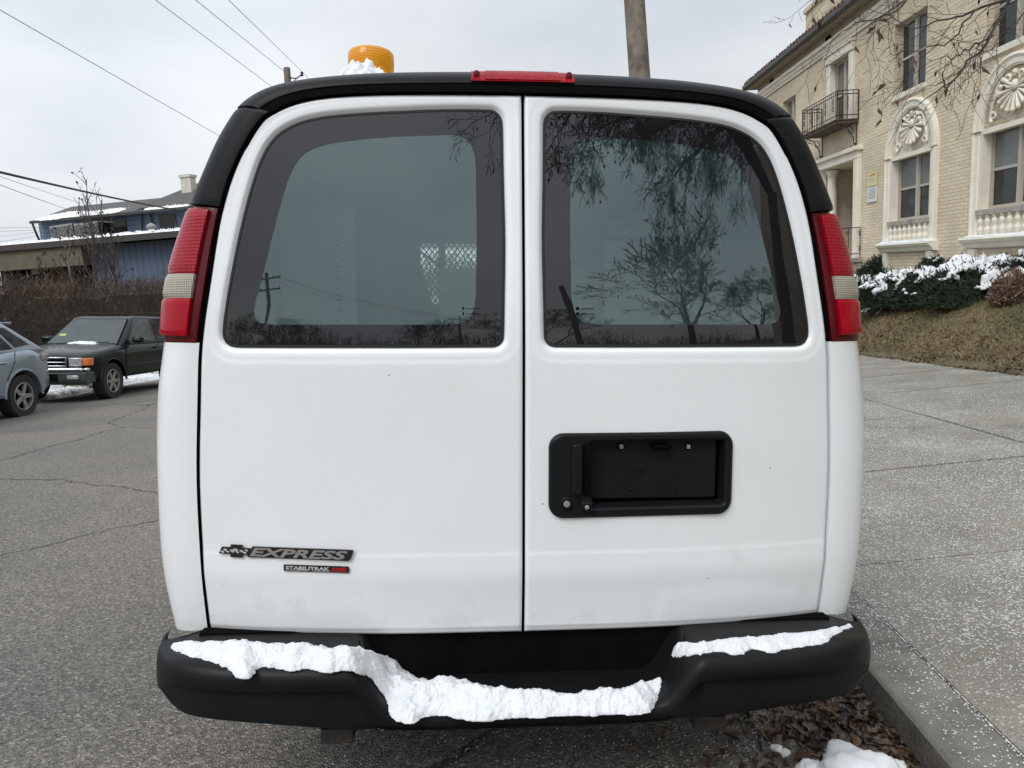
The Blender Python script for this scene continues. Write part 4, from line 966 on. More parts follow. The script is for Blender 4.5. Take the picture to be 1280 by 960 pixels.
mc.build('crown', M['twig'], st)
leafmesh(lv, rr, .075).build('leaves', M['deadleaf'], st)
# branches overhead behind the camera, mirrored at the top of both windows
oh = Vector((9.2, -6.0, terr(9.2, -6.0)))
ot = thing('street_tree', upright(oh), 'bare tree over the street behind the photographer, mirrored at the top of the rear windows', 'tree')
Ro = (upright(oh).to_3x3()).transposed()
mt = MB(); tp = [Vector((0, 0, -.3)), Vector((.02, .03, 1.4)), Vector((-.06, .05, 2.8)), Vector((-.3, .1, 4.4))]
mt.tube(tp, [.34, .26, .23, .19], 12, caps=False); mt.build('trunk', M['bark'], ot, smooth=True)
mc = MB(); rr = random.Random(5); lv = []
for (gx, gy, gz_) in ((1.9, -5.5, 6.0), (3.2, -5.2, 5.5), (4.8, -5.8, 5.6), (3.2, -7.0, 6.6), (1.0, -6.0, 6.8)):
    tgt = Ro @ (Vector((gx, gy, gz_))-oh); mid = (tp[3]+tgt)*.5+Vector((0, 0, .9))
    P = [Vector(p) for p in cr([tuple(tp[3]), tuple(mid), tuple(tgt)], 6)]
    mc.tube(P, [.11*(1-.72*i/len(P)) for i in range(len(P))], 6, caps=False)
    for i in range(4, len(P)):
        for _ in range(2):
            d_ = (P[i]-P[i-1]).normalized(); a = d_.orthogonal().normalized(); a.rotate(Matrix.Rotation(rr.uniform(0, 6.28), 3, d_))
            branch_tree(mc, P[i], d_*.6+a*.8+Vector((0, 0, -.35)), rr.uniform(.32, .6), .022, 4, .55, -.05, (2, 3), 4, .0045, .015, rr, (lv, .15))
mc.build('crown', M['twig'], ot); leafmesh(lv, rr, .07).build('leaves', M['deadleaf'], ot)
# saplings in front of the blue house
G = 'slender bare saplings in front of the blue house'
def sapling(px, ybase, Y, px_top, ytop, seed, label, r_=.035, fork=True, m='bark'):
    b0 = at_y(px, ybase, Y); tp_ = at_y(px_top, ytop, Y); t = thing('sapling', upright(b0), label, 'tree', G); Rr_ = (upright(b0).to_3x3()).transposed()
    rr = random.Random(seed); mt = MB(); e = Rr_ @ (tp_-b0); P = []
    for i in range(9): f = i/8; P.append(e*f+Vector((rr.gauss(0, .05)*math.sin(f*3), 0, 0)))
    P[0].z -= 1.0
    mt.tube(P, [r_*(1-.8*i/8) for i in range(9)], 6, caps=False); mt.build('trunk', M[m], t)
    mc = MB(); lv = []
    for i in range(2, 9):
        for _ in range(4 if i < 7 else 2):
            a = rr.uniform(0, 6.28); L = e.length*rr.uniform(.12, .26)*(1.15-i/8.6)
            branch_tree(mc, P[i]-e*.05*rr.random(), (math.cos(a)*.55, math.sin(a)*.5, .85), L, r_*.3, 2, .42, .2, (1, 2), 3, .007, 0, rr, (lv, .2))
    mc.build('crown', M['twig'], t); leafmesh(lv, rr, .10).build('leaves', M['deadleaf'], t)
sapling(127, 420, 23.5, 108, 225, 1, 'tallest bare sapling with seed heads rising above the blue roof', .05)
sapling(133, 420, 24.5, 127, 250, 2, 'dark upright sapling just right of the tallest one', .04)
sapling(146, 420, 23.8, 138, 290, 4, 'dark bushy sapling nearest the van, before the blue wall', .07)
sapling(92, 430, 21, 86, 292, 6, 'pale thin sapling left of the tallest one', .045, m='wood')
sapling(66, 420, 22, 52, 318, 8, 'short leaning sapling at the left before the porch roof', .03, m='wood')
# ================================================================== HEDGE AND IRON FENCE
M['hedge'] = mat('brown_twigs', (.045, .032, .024), .9, (.11, .078, .056), .6, detail=8)
M['hedge2'] = mat('reddish_twigs', (.10, .055, .04), .9, (.055, .04, .03), 2)
h = thing('hedge', frame(Vector((-13, 5, -.2))), 'tall brown leafless hedge behind the iron fence across the street', 'hedge')
mb = MB()
def htop(y): return 2.20+.052*(y-10)+.18*fbm(y*.35, 0, 4, 4)
mb.grid([[Vector((x, y-5, z)) for x, z in ((.35+.08*fbm(y, 1, 1, 3), -.2), (.30+.10*fbm(y, 2, 1, 3), 1.5), (.12, htop(y)-.5), (-.9, htop(y)-.5), (-1.2, 0))] for y in [5+.5*i for i in range(85)]], flip=True)
mb.build('core', M['hedge'], h)
mb = MB(); rr = random.Random(9)
for i in range(80000):
    y = 5+42*rr.random()**1.15; u_ = rr.random(); zt = htop(y)
    if u_ < .62: x = .30+rr.gauss(0, .09); z = rr.random()**.8*(zt-.1)
    else: x = rr.uniform(-1.1, .35); z = zt-.55+abs(rr.gauss(0, .30))
    L_ = rr.uniform(.10, .34); d_ = Vector((rr.gauss(0, .5), rr.gauss(0, .5), rr.uniform(.2, 1.2))).normalized()*L_; w_ = rr.uniform(.003, .009)
    o = Vector((x, y-5, z)); sd = Vector((rr.gauss(0, 1), rr.gauss(0, 1), 0)).normalized()*w_
    k_ = rr.random(); mb.mi = 2 if k_ < .10 else (1 if k_ < .42 else 0)
    mb.add([o-sd, o+sd, o+d_], [(0, 1, 2)])
mb.build('twigs', [M['hedge'], M['hedge2'], mat('pale_twigs', (.20, .16, .12), .9, (.28, .23, .17), 3)], h)
f = thing('iron_fence', frame(Vector((-12.1, 5, -.22))), 'black iron picket fence in front of the tall brown hedge', 'fence')
mb = MB()
for y in [0+.13*i for i in range(230)]: mb.box(-.008, .008, y-.008, y+.008, 0, 1.52)
mb.build('picket_panel', M['iron'], f)
mb = MB()
for z in (.18, 1.35): mb.box(-.015, .015, 0, 30, z, z+.04)
mb.build('rail', M['iron'], f)
for y in [i*2.4 for i in range(13)]: q = MB(); q.box(-.035, .035, y-.035, y+.035, 0, 1.62); q.lathe([(.045, 1.62), (.03, 1.66), (.0, 1.70)], (0, y, 0), n=8); q.build('post', M['iron'], f)
# ================================================================== PARKED CARS
M['green'] = mat('dark_green_paint', (.003, .008, .007), .25, (.004, .010, .009), 3, coat=.4, spec=.1)
M['silver'] = mat('silver_blue_paint', (.24, .30, .35), .35, (.27, .33, .38), 3, coat=1, metal=.45)
M['cglass'] = mat('dark_car_glass', (.008, .009, .010), .04, (.014, .016, .018), 4, spec=.4)
M['wshield'] = mat('windscreen_glass', (.055, .07, .07), .05, (.04, .05, .05), 1.5)
M['orange'] = mat('orange_lens', (.7, .16, .02), .25, (.8, .22, .03), 20, coat=1)
M['lamp'] = mat('clear_headlamp', (.55, .57, .57), .15, (.35, .37, .38), 14, coat=1, metal=.4)
def car(matrix, label, L, W, wb, fo, rw, paint, zs, ztop_pts, gh, name, spokes, rim):
    """lower body lofted along x (front = +L/2) with wheel arches; greenhouse as tapered cabin"""
    c = thing(name, matrix, label, 'car'); xf = L/2-fo; xr = xf-wb; Ra = rw+.075
    st_ = sorted(set([-L/2, -L/2+.03, -L/2+.1, -L/2+.25, L/2, L/2-.03, L/2-.1, L/2-.25]+[-L/2+.4+(L-.8)*i/22 for i in range(23)]+[xw+Ra*math.cos(PI*i/18) for xw in (xf, xr) for i in range(19)]+[xw+s*(Ra+.002) for xw in (xf, xr) for s in (-1, 1)]))
    zx = [p[0] for p in ztop_pts]; zz = [p[1] for p in ztop_pts]
    def zt(x): return float(np.interp(x, zx, zz))
    def zb(x):
        z = zs+.12*smooth01((abs(x)-(L/2-.45))/.45)
        for xw in (xf, xr):
            if abs(x-xw) < Ra: z = max(z, rw+math.sqrt(max(0, Ra*Ra-(x-xw)**2)))
        return z
    def hw(x):
        e = L/2-abs(x); return W/2*(1-(.16 if x > 0 else .11)*(1-smooth01(e/.55))**2-.05*(1 if e < .04 else 0))
    mb = MB(); rows = []
    prof = [(.90, 0), (.985, .04), (1.0, .25), (1.0, .5), (.99, .72), (.965, .87), (.90, .965), (.80, 1.0)]
    for x in st_:
        a, b_, w_ = zb(x), zt(x), hw(x); rr_ = [(-w_*f_, a+(b_-a)*g_) for f_, g_ in prof]
        row = [Vector((x, 0, a))]+[Vector((x, y, z)) for y, z in rr_]+[Vector((x, 0, b_+.03))]+[Vector((x, -y, z)) for y, z in rr_[::-1]]
        rows.append(row)
    mb.loops(rows, True, True, True)
    body = mb.build('body', paint, c, smooth=True, angle=38)
    q = MB(); q.box(-L/2+.2, L/2-.2, -W/2+.25, W/2-.25, zs-.02, .72); q.build('underbody', M['gap'], c)
    # cabin
    (xa, za), (xb_, zb_), (xc, zc), (xd, zd) = gh      # front base, front top, rear top, rear base
    def yg(z): return W/2*(.935-.20*(z-za)/(zb_-za))
    cab = MB(); side_pts = [(xa, za-.06), (xb_, zb_-.03), (xb_-.15, zb_), (xc+.1, zc+.005), (xc, zc-.03), (xd, zd-.06)]
    lp_ = [[Vector((x, s*(yg(z)-.0), z)) for x, z in side_pts] for s in (-1, 1)]
    A_, B_ = lp_; n_ = len(side_pts); cab.add(A_+B_, [tuple(range(n_)), tuple(range(2*n_-1, n_-1, -1))]+[(i, i+n_, (i+1) % n_+n_, (i+1) % n_) for i in range(n_)])
    cab.build('roof', paint, c, bevel=.08, seg=4)
    def swin(pts, nm, m='cglass', off=.006):
        for s in (-1, 1):
            q = MB(); q.prism([(x, z) for x, z in pts], 0, 1); q.v = [(x, s*(yg(z)+(off if y < .5 else -.03)), z) for x, y, z in q.v]; q.build(nm, M[m], c)
    ws_ = MB(); ya, yb_ = yg(za+.03)-.09, yg(zb_-.06)-.09; dx = .022
    ta = Vector((xa-xb_, 0, za-zb_)).normalized(); nn = Vector((-ta.z, 0, ta.x)); nn = nn if nn.x > 0 else -nn
    p0 = Vector((xa, 0, za-.06))+(Vector((xb_, 0, zb_-.03))-Vector((xa, 0, za-.06)))*.12; p1 = Vector((xa, 0, za-.06))+(Vector((xb_, 0, zb_-.03))-Vector((xa, 0, za-.06)))*.93
    for off, m_, g_ in ((.006, 'gap', .03), (.012, 'wshield', 0)):
        w2 = MB(); P0 = p0-(p1-p0).normalized()*g_*.6; P1 = p1+(p1-p0).normalized()*g_*.6
        w2.add([P0+nn*off+Vector((0, -ya-g_, 0)), P0+nn*off+Vector((0, ya+g_, 0)), P1+nn*off+Vector((0, yb_+g_, 0)), P1+nn*off+Vector((0, -yb_-g_, 0))], [(0, 1, 2, 3)])
        w2.build('windshield' if g_ == 0 else 'windshield_seal', M[m_], c)
    for xw in (xf, xr):
        for s in (-1, 1):
            w = wheel(c, xw, s*(W/2-.13), rw, rw, .24, rw*.62, spokes, 1, rim)
            w.matrix_basis = Matrix.Translation((xw, s*(W/2-.13), rw)) @ Matrix.Rotation(s*PI/2, 4, 'Z')
            fl = MB(); P = [Vector((xw+(Ra+.012)*math.cos(a), s*(W/2-.006), rw+(Ra+.012)*math.sin(a))) for a in [PI*i/20 for i in range(21)]]
            fl.tube(P, .022, 6); fl.build('arch_flare', paint, c, smooth=True)
    return c, yg, swin, xf, xr, Ra
def cutline(c, pts, yv, m='gap', r_=.005, nm='door_seam'):
    q = MB(); q.tube([Vector((x, yv(x, z), z)) for x, z in pts], r_, 4); return q.build(nm, M[m], c)
# the green suv, nose towards the camera
Lg = 4.62
car_road = lambda x: -.044*(-4-x)
gm = frame(Vector((-8.13-.88, 14.45+.82-Lg/2+Lg-.82-.0, car_road(-9.0)+.03)), -PI/2)
gm = frame(Vector((-8.13-.89, 13.62+Lg/2, car_road(-8.9)+.015)), -PI/2)
c, yg, swin, xf, xr, Ra = car(gm, 'dark green suv parked across the street facing the camera', Lg, 1.78, 2.67, .84, .375, M['green'], .42,
    [(-Lg/2, 1.02), (-Lg/2+.06, 1.10), (-1.0, 1.13), (.70, 1.13), (1.2, 1.10), (1.8, 1.01), (2.12, .95), (2.25, .89), (Lg/2, .80)],
    [(1.14, 1.10), (.25, 1.69), (-2.0, 1.68), (-2.27, 1.12)], 'parked_suv', 6, M['alloy'])
swin([(.72, 1.16), (.24, 1.60), (.18, 1.63), (-.38, 1.63), (-.38, 1.16)], 'front_side_window', 'wshield')
swin([(-.50, 1.16), (-.50, 1.63), (-.98, 1.63), (-1.10, 1.16)], 'rear_side_window')
swin([(-1.18, 1.18), (-1.05, 1.62), (-1.10, 1.62), (-1.32, 1.18)], 'quarter_pane')
swin([(-1.42, 1.18), (-1.22, 1.62), (-1.98, 1.62), (-2.08, 1.18)], 'cargo_window')
q = MB()
q.box(2.27, 2.40, -.80, .80, .62, .70); q.box(2.20, 2.33, -.86, -.78, .62, .70); q.box(2.20, 2.33, .78, .86, .62, .70); q.build('chrome_bumper', M['chrome'], c, bevel=.03)
q = MB(); q.prism([(2.30, .36), (2.36, .44), (2.38, .62), (2.0, .62), (2.0, .40)], -.84, .84, 'y'); q.v = [(x, y, z) for x, y, z in q.v]; q.build('lower_bumper', mat('green_grey_bumper', (.035, .045, .045), .45, (.06, .08, .08), 5), c, bevel=.03)
q = MB(); q.box(2.36, 2.388, -.30, .30, .44, .58); q.build('air_intake', M['gap'], c, bevel=.01)
q = MB(); q.box(2.28, 2.335, -.46, .46, .715, .90); q.build('grille', M['gap'], c, bevel=.01)
q = MB()
for z0, z1 in ((.725, .745), (.795, .815), (.875, .905)): q.box(2.33, 2.35, -.47, .47, z0, z1)
for y in (-.47, .45): q.box(2.33, 2.35, y, y+.025, .725, .905)
q.box(2.335, 2.36, -.06, .06, .775, .84); q.build('grille_trim', M['chrome'], c, bevel=.006)
for z0 in (.76, .845): q = MB(); q.box(2.325, 2.34, -.44, .44, z0, z0+.012); q.build('grille_bar', M['gap'], c)
for s in (-1, 1):
    q = MB(); q.prism([(2.24, s*.50), (2.325, s*.50), (2.31, s*.74), (2.24, s*.74)], .73, .89, 'z'); q.build('headlight', M['lamp'], c, bevel=.012)
    q = MB(); q.prism([(2.20, s*.755), (2.30, s*.755), (2.25, s*.845), (2.10, s*.862), (2.10, s*.80)], .74, .88, 'z'); q.build('turn_signal', M['orange'], c, bevel=.012)
    q = MB(); q.box(2.36, 2.386, s*.60-.11, s*.60+.11, .48, .555); q.build('fog_light', M['lamp'], c, bevel=.01)
    q = MB(); q.box(.56, .70, s*.88-.02 if s > 0 else s*.88-.20, s*.88+.20 if s > 0 else s*.88+.02, 1.13, 1.27); q.build('side_mirror', M['green'], c, bevel=.04)
    q = MB(); q.tube([Vector((x, s*.66, z)) for x, z in ((.1, 1.70), (.0, 1.755), (-1.9, 1.755), (-2.0, 1.70))], .016, 6); q.build('roof_rail', M['plastic'], c, smooth=True)
    q = MB(); q.prism([(-2.1, .60), (1.0, .60), (1.0, .68), (-2.1, .68)], s*.885, s*.902); q.build('side_moulding', M['green'], c, bevel=.01)
    for x in (-.30, -1.22): q = MB(); q.box(x-.09, x+.09, s*.885-.0, s*.885+s*.03, .98, 1.02) if s > 0 else q.box(x-.09, x+.09, s*.885+s*.03, s*.885, .98, 1.02); q.build('door_handle', M['green'], c, bevel=.01)
    yv = lambda x, z, s=s: s*(.892 if z < .95 else .892-.03*(z-.95)/.17)
    for pts in ([(.98, .50), (.98, .9), (.86, 1.12)], [(-.44, .46), (-.44, 1.12)], [(-1.02, .9), (-1.16, 1.12)], [(.98, .47), (-.44, .46), (-1.0, .5)]): cutline(c, pts, yv)
q = MB(); q.tube([(1.17, -.45, 1.125), (1.11, .0, 1.15)], .008, 5); q.tube([(1.17, .20, 1.125), (1.11, .62, 1.16)], .008, 5); q.build('wiper', M['gap'], c)
q = MB(); q.tube([(.98, .02, 1.18), (.62, .16, 1.48), (.35, .42, 1.70)], .014, 5); q.build('windshield_streak', M['gap'], c) if False else None
q = MB(); q.box(-.1, 0, -.2, .2, 1.4, 1.55)
sn = snow_blob('snow_patch', [(1.16, -.25), (1.22, -.1), (1.22, .3), (1.14, .4), (1.07, .25), (1.09, -.2)], lambda x, y: 1.11+.6*max(0, 1.14-x), .03, 'thin snow left along the wipers of the green suv', 'snow', gm, step=.015, seed=31)
stk = MB(); stk.add([(.845, -.60, 1.265), (.845, -.46, 1.265), (.795, -.46, 1.31), (.795, -.60, 1.31)], [(0, 1, 2, 3)]); stk.v = [(x-.012, y, z+.012) for x, y, z in stk.v]; stk.build('window_sticker', mat('yellow_sticker', (.42, .46, .16), .6, (.36, .42, .18), 20), c)
# the silver crossover, in front of it
Ls = 4.52
xr_off = Ls/2-.94-2.72
smx = frame(Vector((-8.14-.92, 11.80+xr_off, car_road(-8.9)+.0)), -PI/2)
c, yg, swin, xf, xr, Ra = car(smx, 'silver blue crossover at the left edge, only its tail and rear wheel in view', Ls, 1.84, 2.72, .94, .365, M['silver'], .36,
    [(-Ls/2, .80), (-Ls/2+.04, .96), (-Ls/2+.14, 1.08), (-1.7, 1.15), (-1.0, 1.12), (.70, 1.03), (1.2, 1.02), (1.9, .90), (2.2, .80), (Ls/2, .68)],
    [(1.15, 1.06), (.25, 1.64), (-1.35, 1.60), (-2.22, 1.14)], 'parked_crossover', 5, M['alloy'])
swin([(.85, 1.10), (.22, 1.55), (-.30, 1.57), (-.30, 1.12)], 'front_side_window')
swin([(-.40, 1.12), (-.40, 1.57), (-.95, 1.54), (-1.30, 1.16)], 'rear_side_window')
swin([(-1.36, 1.18), (-1.05, 1.53), (-1.28, 1.50), (-1.72, 1.22)], 'quarter_pane')
for s in (-1, 1):
    q = MB(); q.prism([(-2.25, s*.70), (-2.20, s*.83), (-2.05, s*.892), (-1.90, s*.918), (-1.95, s*.80)], .93, 1.05, 'z'); q.build('tail_light', M['whitelens'], c, bevel=.02)
    q = MB(); q.prism(rrect(-1.72, -1.52, .88, 1.04, .03, 4), s*.914, s*.921); q.build('fuel_flap', M['silver'], c, bevel=.004)
    q = MB(); q.box(-1.02, -.82, min(s*.91, s*.95), max(s*.91, s*.95), .93, .965); q.build('door_handle', M['silver'], c, bevel=.012)
    yv = lambda x, z, s=s: s*(.922 if z < .95 else .922-.03*(z-.95)/.17)
    for pts in ([(-.36, .42), (-.36, 1.10)], [(-1.0, .66), (-1.20, .95), (-1.26, 1.12)], [(.95, .42), (-.9, .42)]): cutline(c, pts, yv)
q = MB(); q.prism([(-1.25, 1.60), (-1.62, 1.60), (-1.60, 1.56), (-1.25, 1.57)], -.62, .62); q.build('roof_spoiler', M['silver'], c, bevel=.01)
q = MB(); q.box(-2.28, -2.24, -.6, .6, .82, .88); q.build('tailgate_bar', M['chrome'], c, bevel=.01)
# ================================================================== BRICK APARTMENT HOUSE (right)
def M_brick():
    m, n, l, b = nt('cream_brick'); tc = n.new('ShaderNodeTexCoord')
    sx = n.new('ShaderNodeSeparateXYZ'); l.new(tc.outputs['Object'], sx.inputs[0]); ad = n.new('ShaderNodeMath'); ad.operation = 'ADD'; l.new(sx.outputs['X'], ad.inputs[0]); l.new(sx.outputs['Y'], ad.inputs[1])
    cb = n.new('ShaderNodeCombineXYZ'); l.new(ad.outputs[0], cb.inputs['X']); l.new(sx.outputs['Z'], cb.inputs['Y'])
    br = n.new('ShaderNodeTexBrick'); br.inputs['Scale'].default_value = 1; br.inputs['Brick Width'].default_value = .27; br.inputs['Row Height'].default_value = .082; br.inputs['Mortar Size'].default_value = .008; br.inputs['Mortar Smooth'].default_value = .3
    br.inputs['Color1'].default_value = (.76, .67, .52, 1); br.inputs['Color2'].default_value = (.67, .575, .43, 1); br.inputs['Mortar'].default_value = (.47, .395, .30, 1); br.inputs['Bias'].default_value = .1
    l.new(cb.outputs[0], br.inputs['Vector'])
    t = n.new('ShaderNodeTexNoise'); t.inputs['Scale'].default_value = .8; t.inputs['Detail'].default_value = 9; l.new(tc.outputs['Object'], t.inputs['Vector'])
    r = n.new('ShaderNodeValToRGB'); r.color_ramp.elements[0].position = .3; r.color_ramp.elements[0].color = (.80, .79, .76, 1); r.color_ramp.elements[1].position = .65; r.color_ramp.elements[1].color = (1.05, 1.04, 1.02, 1); l.new(t.outputs['Fac'], r.inputs['Fac'])
    mx = n.new('ShaderNodeMix'); mx.data_type = 'RGBA'; mx.blend_type = 'MULTIPLY'; mx.inputs['Factor'].default_value = 1; l.new(br.outputs['Color'], mx.inputs['A']); l.new(r.outputs['Color'], mx.inputs['B'])
    l.new(mx.outputs['Result'], b.inputs['Base Color']); b.inputs['Roughness'].default_value = .85
    bp_ = n.new('ShaderNodeBump'); bp_.inputs['Strength'].default_value = .8; bp_.inputs['Distance'].default_value = .008; bp_.invert = True; l.new(br.outputs['Fac'], bp_.inputs['Height']); l.new(bp_.outputs['Normal'], b.inputs['Normal'])
    return m
M['brick'] = M_brick()
M['stone'] = mat('cream_cast_stone', (.72, .67, .55), .8, (.80, .76, .66), 3, detail=9, bump=.25, bscale=40)
M['greystone'] = mat('weathered_sill', (.24, .225, .20), .85, (.42, .39, .34), 5, bump=.3)
M['frame'] = mat('taupe_window_frame', (.40, .365, .31), .6, (.46, .42, .36), 6)
M['hglass'] = mat('house_window_glass', (.014, .015, .016), .05, (.03, .031, .033), 1.5, spec=.35)
M['curtain'] = mat('glass_with_blind', (.11, .115, .115), .12, (.16, .165, .16), 2.5)
M['white'] = mat('white_blind', (.6, .61, .62), .5, (.5, .51, .52), 5)
M['tile'] = mat('clay_roof_tile', (.07, .045, .035), .8, (.15, .09, .065), 7, bump=.4)
M['soffit'] = mat('soffit_paint', (.36, .30, .21), .8, (.42, .35, .26), 4)
M['gutter'] = mat('dark_gutter', (.035, .032, .03), .5, (.055, .05, .045), 6)
M['door'] = mat('dark_doorway', (.16, .13, .10), .7, (.20, .165, .13), 2)
Vv = UP; d0 = ray(650, 340); Uu = (d0-Vv*d0.dot(Vv)).normalized(); Nn = Vv.cross(Uu)     # Nn points to the street
P0 = at_y(1131, 308, 18.7)
BM = Matrix(((Uu.x, Nn.x, Vv.x, P0.x), (Uu.y, Nn.y, Vv.y, P0.y), (Uu.z, Nn.z, Vv.z, P0.z), (0, 0, 0, 1)))
BI = BM.inverted()
def fac(px, py, off=0):
    a = BI @ CAM; b_ = BI @ (CAM+ray(px, py)); t = (off-a.y)/(b_.y-a.y); p = a+(b_-a)*t; return p.x, p.z
H = thing('apartment_house', BM, 'cream brick apartment house with arched stone window surrounds and an iron balcony', 'building')
def rng(a, b_, v0, v1, off=0):
    """px left/right and (px,py) bottom/top -> u0,u1,v0,v1"""
    u0 = fac(b_, 200, off)[0]; u1 = fac(a, 200, off)[0]; vm = (a+b_)/2
    return u0, u1, fac(vm, v0, off)[1], fac(vm, v1, off)[1]
def mid_rng(a, b_, pm, v0, v1, off=0):
    return fac(b_, 200, off)[0], fac(a, 200, off)[0], fac(pm, v0, off)[1], fac(pm, v1, off)[1]
U_far = 11.42; U_near = -26.5; V_bot = -2.6
V_corn = 6.10; V_top = V_corn+.30
# window openings (u0,u1,v0,v1)
A = list(mid_rng(1117, 1165, 1141, 272, 196)); Bw = list(mid_rng(1233, 1302, 1256, 259, 160))
A[2] = fac(1141, 273)[1]; A[3] = fac(1141, 190)[1]; Bw[2] = fac(1256, 259)[1]; Bw[3] = fac(1256, 158)[1]
wA = (A[1]-A[0]); print('win A', A, 'win B', Bw)
cA = (A[0]+A[1])/2; cB = cA-(cA-(Bw[0]+Bw[1])/2); step_ = cA-cB
hwid = .93; vb, vt_ = (A[2]+Bw[2])/2, (A[3]+Bw[3])/2
cents = [cA]+[cB-k*step_ for k in range(6)]
up_b = (fac(1136, 110)[1]+fac(1260, 58)[1])/2; up_t = fac(1138, 20)[1]
print('centres', cents, 'v', vb, vt_, 'upper', up_b, up_t, 'cornice', V_corn, 'Ufar', U_far, 'P0', P0)
upc = [(fac(1118, 60)[0]+fac(1158, 60)[0])/2]; upw = abs(fac(1118, 60)[0]-fac(1158, 60)[0])/2; upc += [upc[0]-k*step_ for k in range(1, 7)]
print('upper c', upc, upw)
f0 = (fac(976, 135)[0]+fac(997, 135)[0])/2
bd = (fac(1040, 110)[0], fac(1064, 110)[0]); bdb, bdt = fac(1052, 158)[1], fac(1052, 74)[1]
pt = (fac(1028, 250)[0], fac(1071, 250)[0]); ptb, ptt = fac(1052, 322)[1], fac(1050, 207)[1]
print('balcony door', bd, bdb, bdt, 'portico', pt, ptb, ptt, 'f0', f0)
holes = []
for c_ in cents: holes.append((c_-hwid, c_+hwid, vb, vt_))
for c_ in upc: holes.append((c_-upw, c_+upw, up_b, up_t))
holes.append((f0-.62, f0+.62, up_b, up_t-.1)); holes.append((bd[1], bd[0], bdb, bdt)); holes.append((pt[1], pt[0], V_bot, ptt))
us = sorted(set([U_near, U_far]+[h_[0] for h_ in holes]+[h_[1] for h_ in holes])); vs_ = sorted(set([V_bot, V_corn+.02]+[h_[2] for h_ in holes]+[h_[3] for h_ in holes]))
mb = MB()
for i in range(len(us)-1):
    for j in range(len(vs_)-1):
        um, vm = (us[i]+us[i+1])/2, (vs_[j]+vs_[j+1])/2
        if any(h_[0] < um < h_[1] and h_[2] < vm < h_[3] for h_ in holes): continue
        mb.add([(us[i], 0, vs_[j]), (us[i+1], 0, vs_[j]), (us[i+1], 0, vs_[j+1]), (us[i], 0, vs_[j+1])], [(0, 1, 2, 3)])
for (a, b_, c_, d_) in holes:
    dd = -.30 if not (a == pt[1]) else -2.2
    mb.add([(a, 0, c_), (b_, 0, c_), (b_, 0, d_), (a, 0, d_), (a, dd, c_), (b_, dd, c_), (b_, dd, d_), (a, dd, d_)], [(0, 1, 5, 4), (1, 2, 6, 5), (2, 3, 7, 6), (3, 0, 4, 7)])
mb.add([(U_far, 0, V_bot), (U_far, -12, V_bot), (U_far, -12, V_corn+.02), (U_far, 0, V_corn+.02), (U_near, 0, V_bot), (U_near, -12, V_bot), (U_near, -12, V_corn+.02), (U_near, 0, V_corn+.02)], [(0, 1, 2, 3), (4, 5, 6, 7), (1, 5, 6, 2)])
mb.build('wall', M['brick'], H)
def sash(u0, u1, v0, v1, y, pairs=2, parent=H, curtain_top=True, deep=None, name='window'):
    w = MB(); fw = .065
    w.box(u0, u0+fw, y-.05, y+.02, v0, v1); w.box(u1-fw, u1, y-.05, y+.02, v0, v1); w.box(u0+fw, u1-fw, y-.05, y+.02, v0, v0+fw); w.box(u0+fw, u1-fw, y-.05, y+.02, v1-fw, v1)
    W_ = (u1-u0-2*fw); vm = (v0+v1)/2
    for i in range(1, pairs): um = u0+fw+W_*i/pairs; w.box(um-.05, um+.05, y-.05, y+.018, v0+fw, v1-fw)
    fo = w.build(name, M['frame'], parent)
    for i in range(pairs):
        a = u0+fw+W_*i/pairs+(.05 if i else 0); b_ = u0+fw+W_*(i+1)/pairs-(.05 if i < pairs-1 else 0)
        r_ = MB(); r_.box(a, b_, y-.045, y-.005, vm-.03, vm+.03); r_.box(a, a+.035, y-.045, y-.01, v0+fw, v1-fw); r_.box(b_-.035, b_, y-.045, y-.01, v0+fw, v1-fw); r_.build('sash', M['frame'], fo)
        for k, (q0, q1) in enumerate(((v0+fw, vm-.03), (vm+.03, v1-fw))):
            g_ = MB(); g_.box(a+.035, b_-.035, y-.06, y-.035+(.01 if k else 0), q0, q1); g_.build('pane', M['curtain' if (k and curtain_top) else 'hglass'], fo)
    return fo
# plain boxes behind the glazing keep the house dark inside
for c_ in cents: sash(c_-hwid+.003, c_+hwid-.003, vb+.002, vt_-.002, -.16)
for i, c_ in enumerate(upc):
    fo = sash(c_-upw+.003, c_+upw-.003, up_b+.002, up_t-.002, -.16, curtain_top=False)
    b_ = MB(); b_.box(c_-upw+.2, c_-.08, -.20, -.19, up_b+.3, up_t-.1); 
    bl_ = MB(); bl_.box(c_-upw+.09, c_+upw-.09, -.176, -.168, up_b+.78, up_t-.07) if i == 0 else bl_.box(c_-upw+.09, c_-.06, -.176, -.168, up_b+.3, up_t-.07); 
    s_ = MB(); s_.box(c_-upw-.06, c_+upw+.06, -.15, .06, up_b-.13, up_b+.0); s_.build('sill', M['stone'], H, bevel=.008)
sash(f0-.617, f0+.617, up_b+.002, up_t-.102, -.16, pairs=2, curtain_top=True)
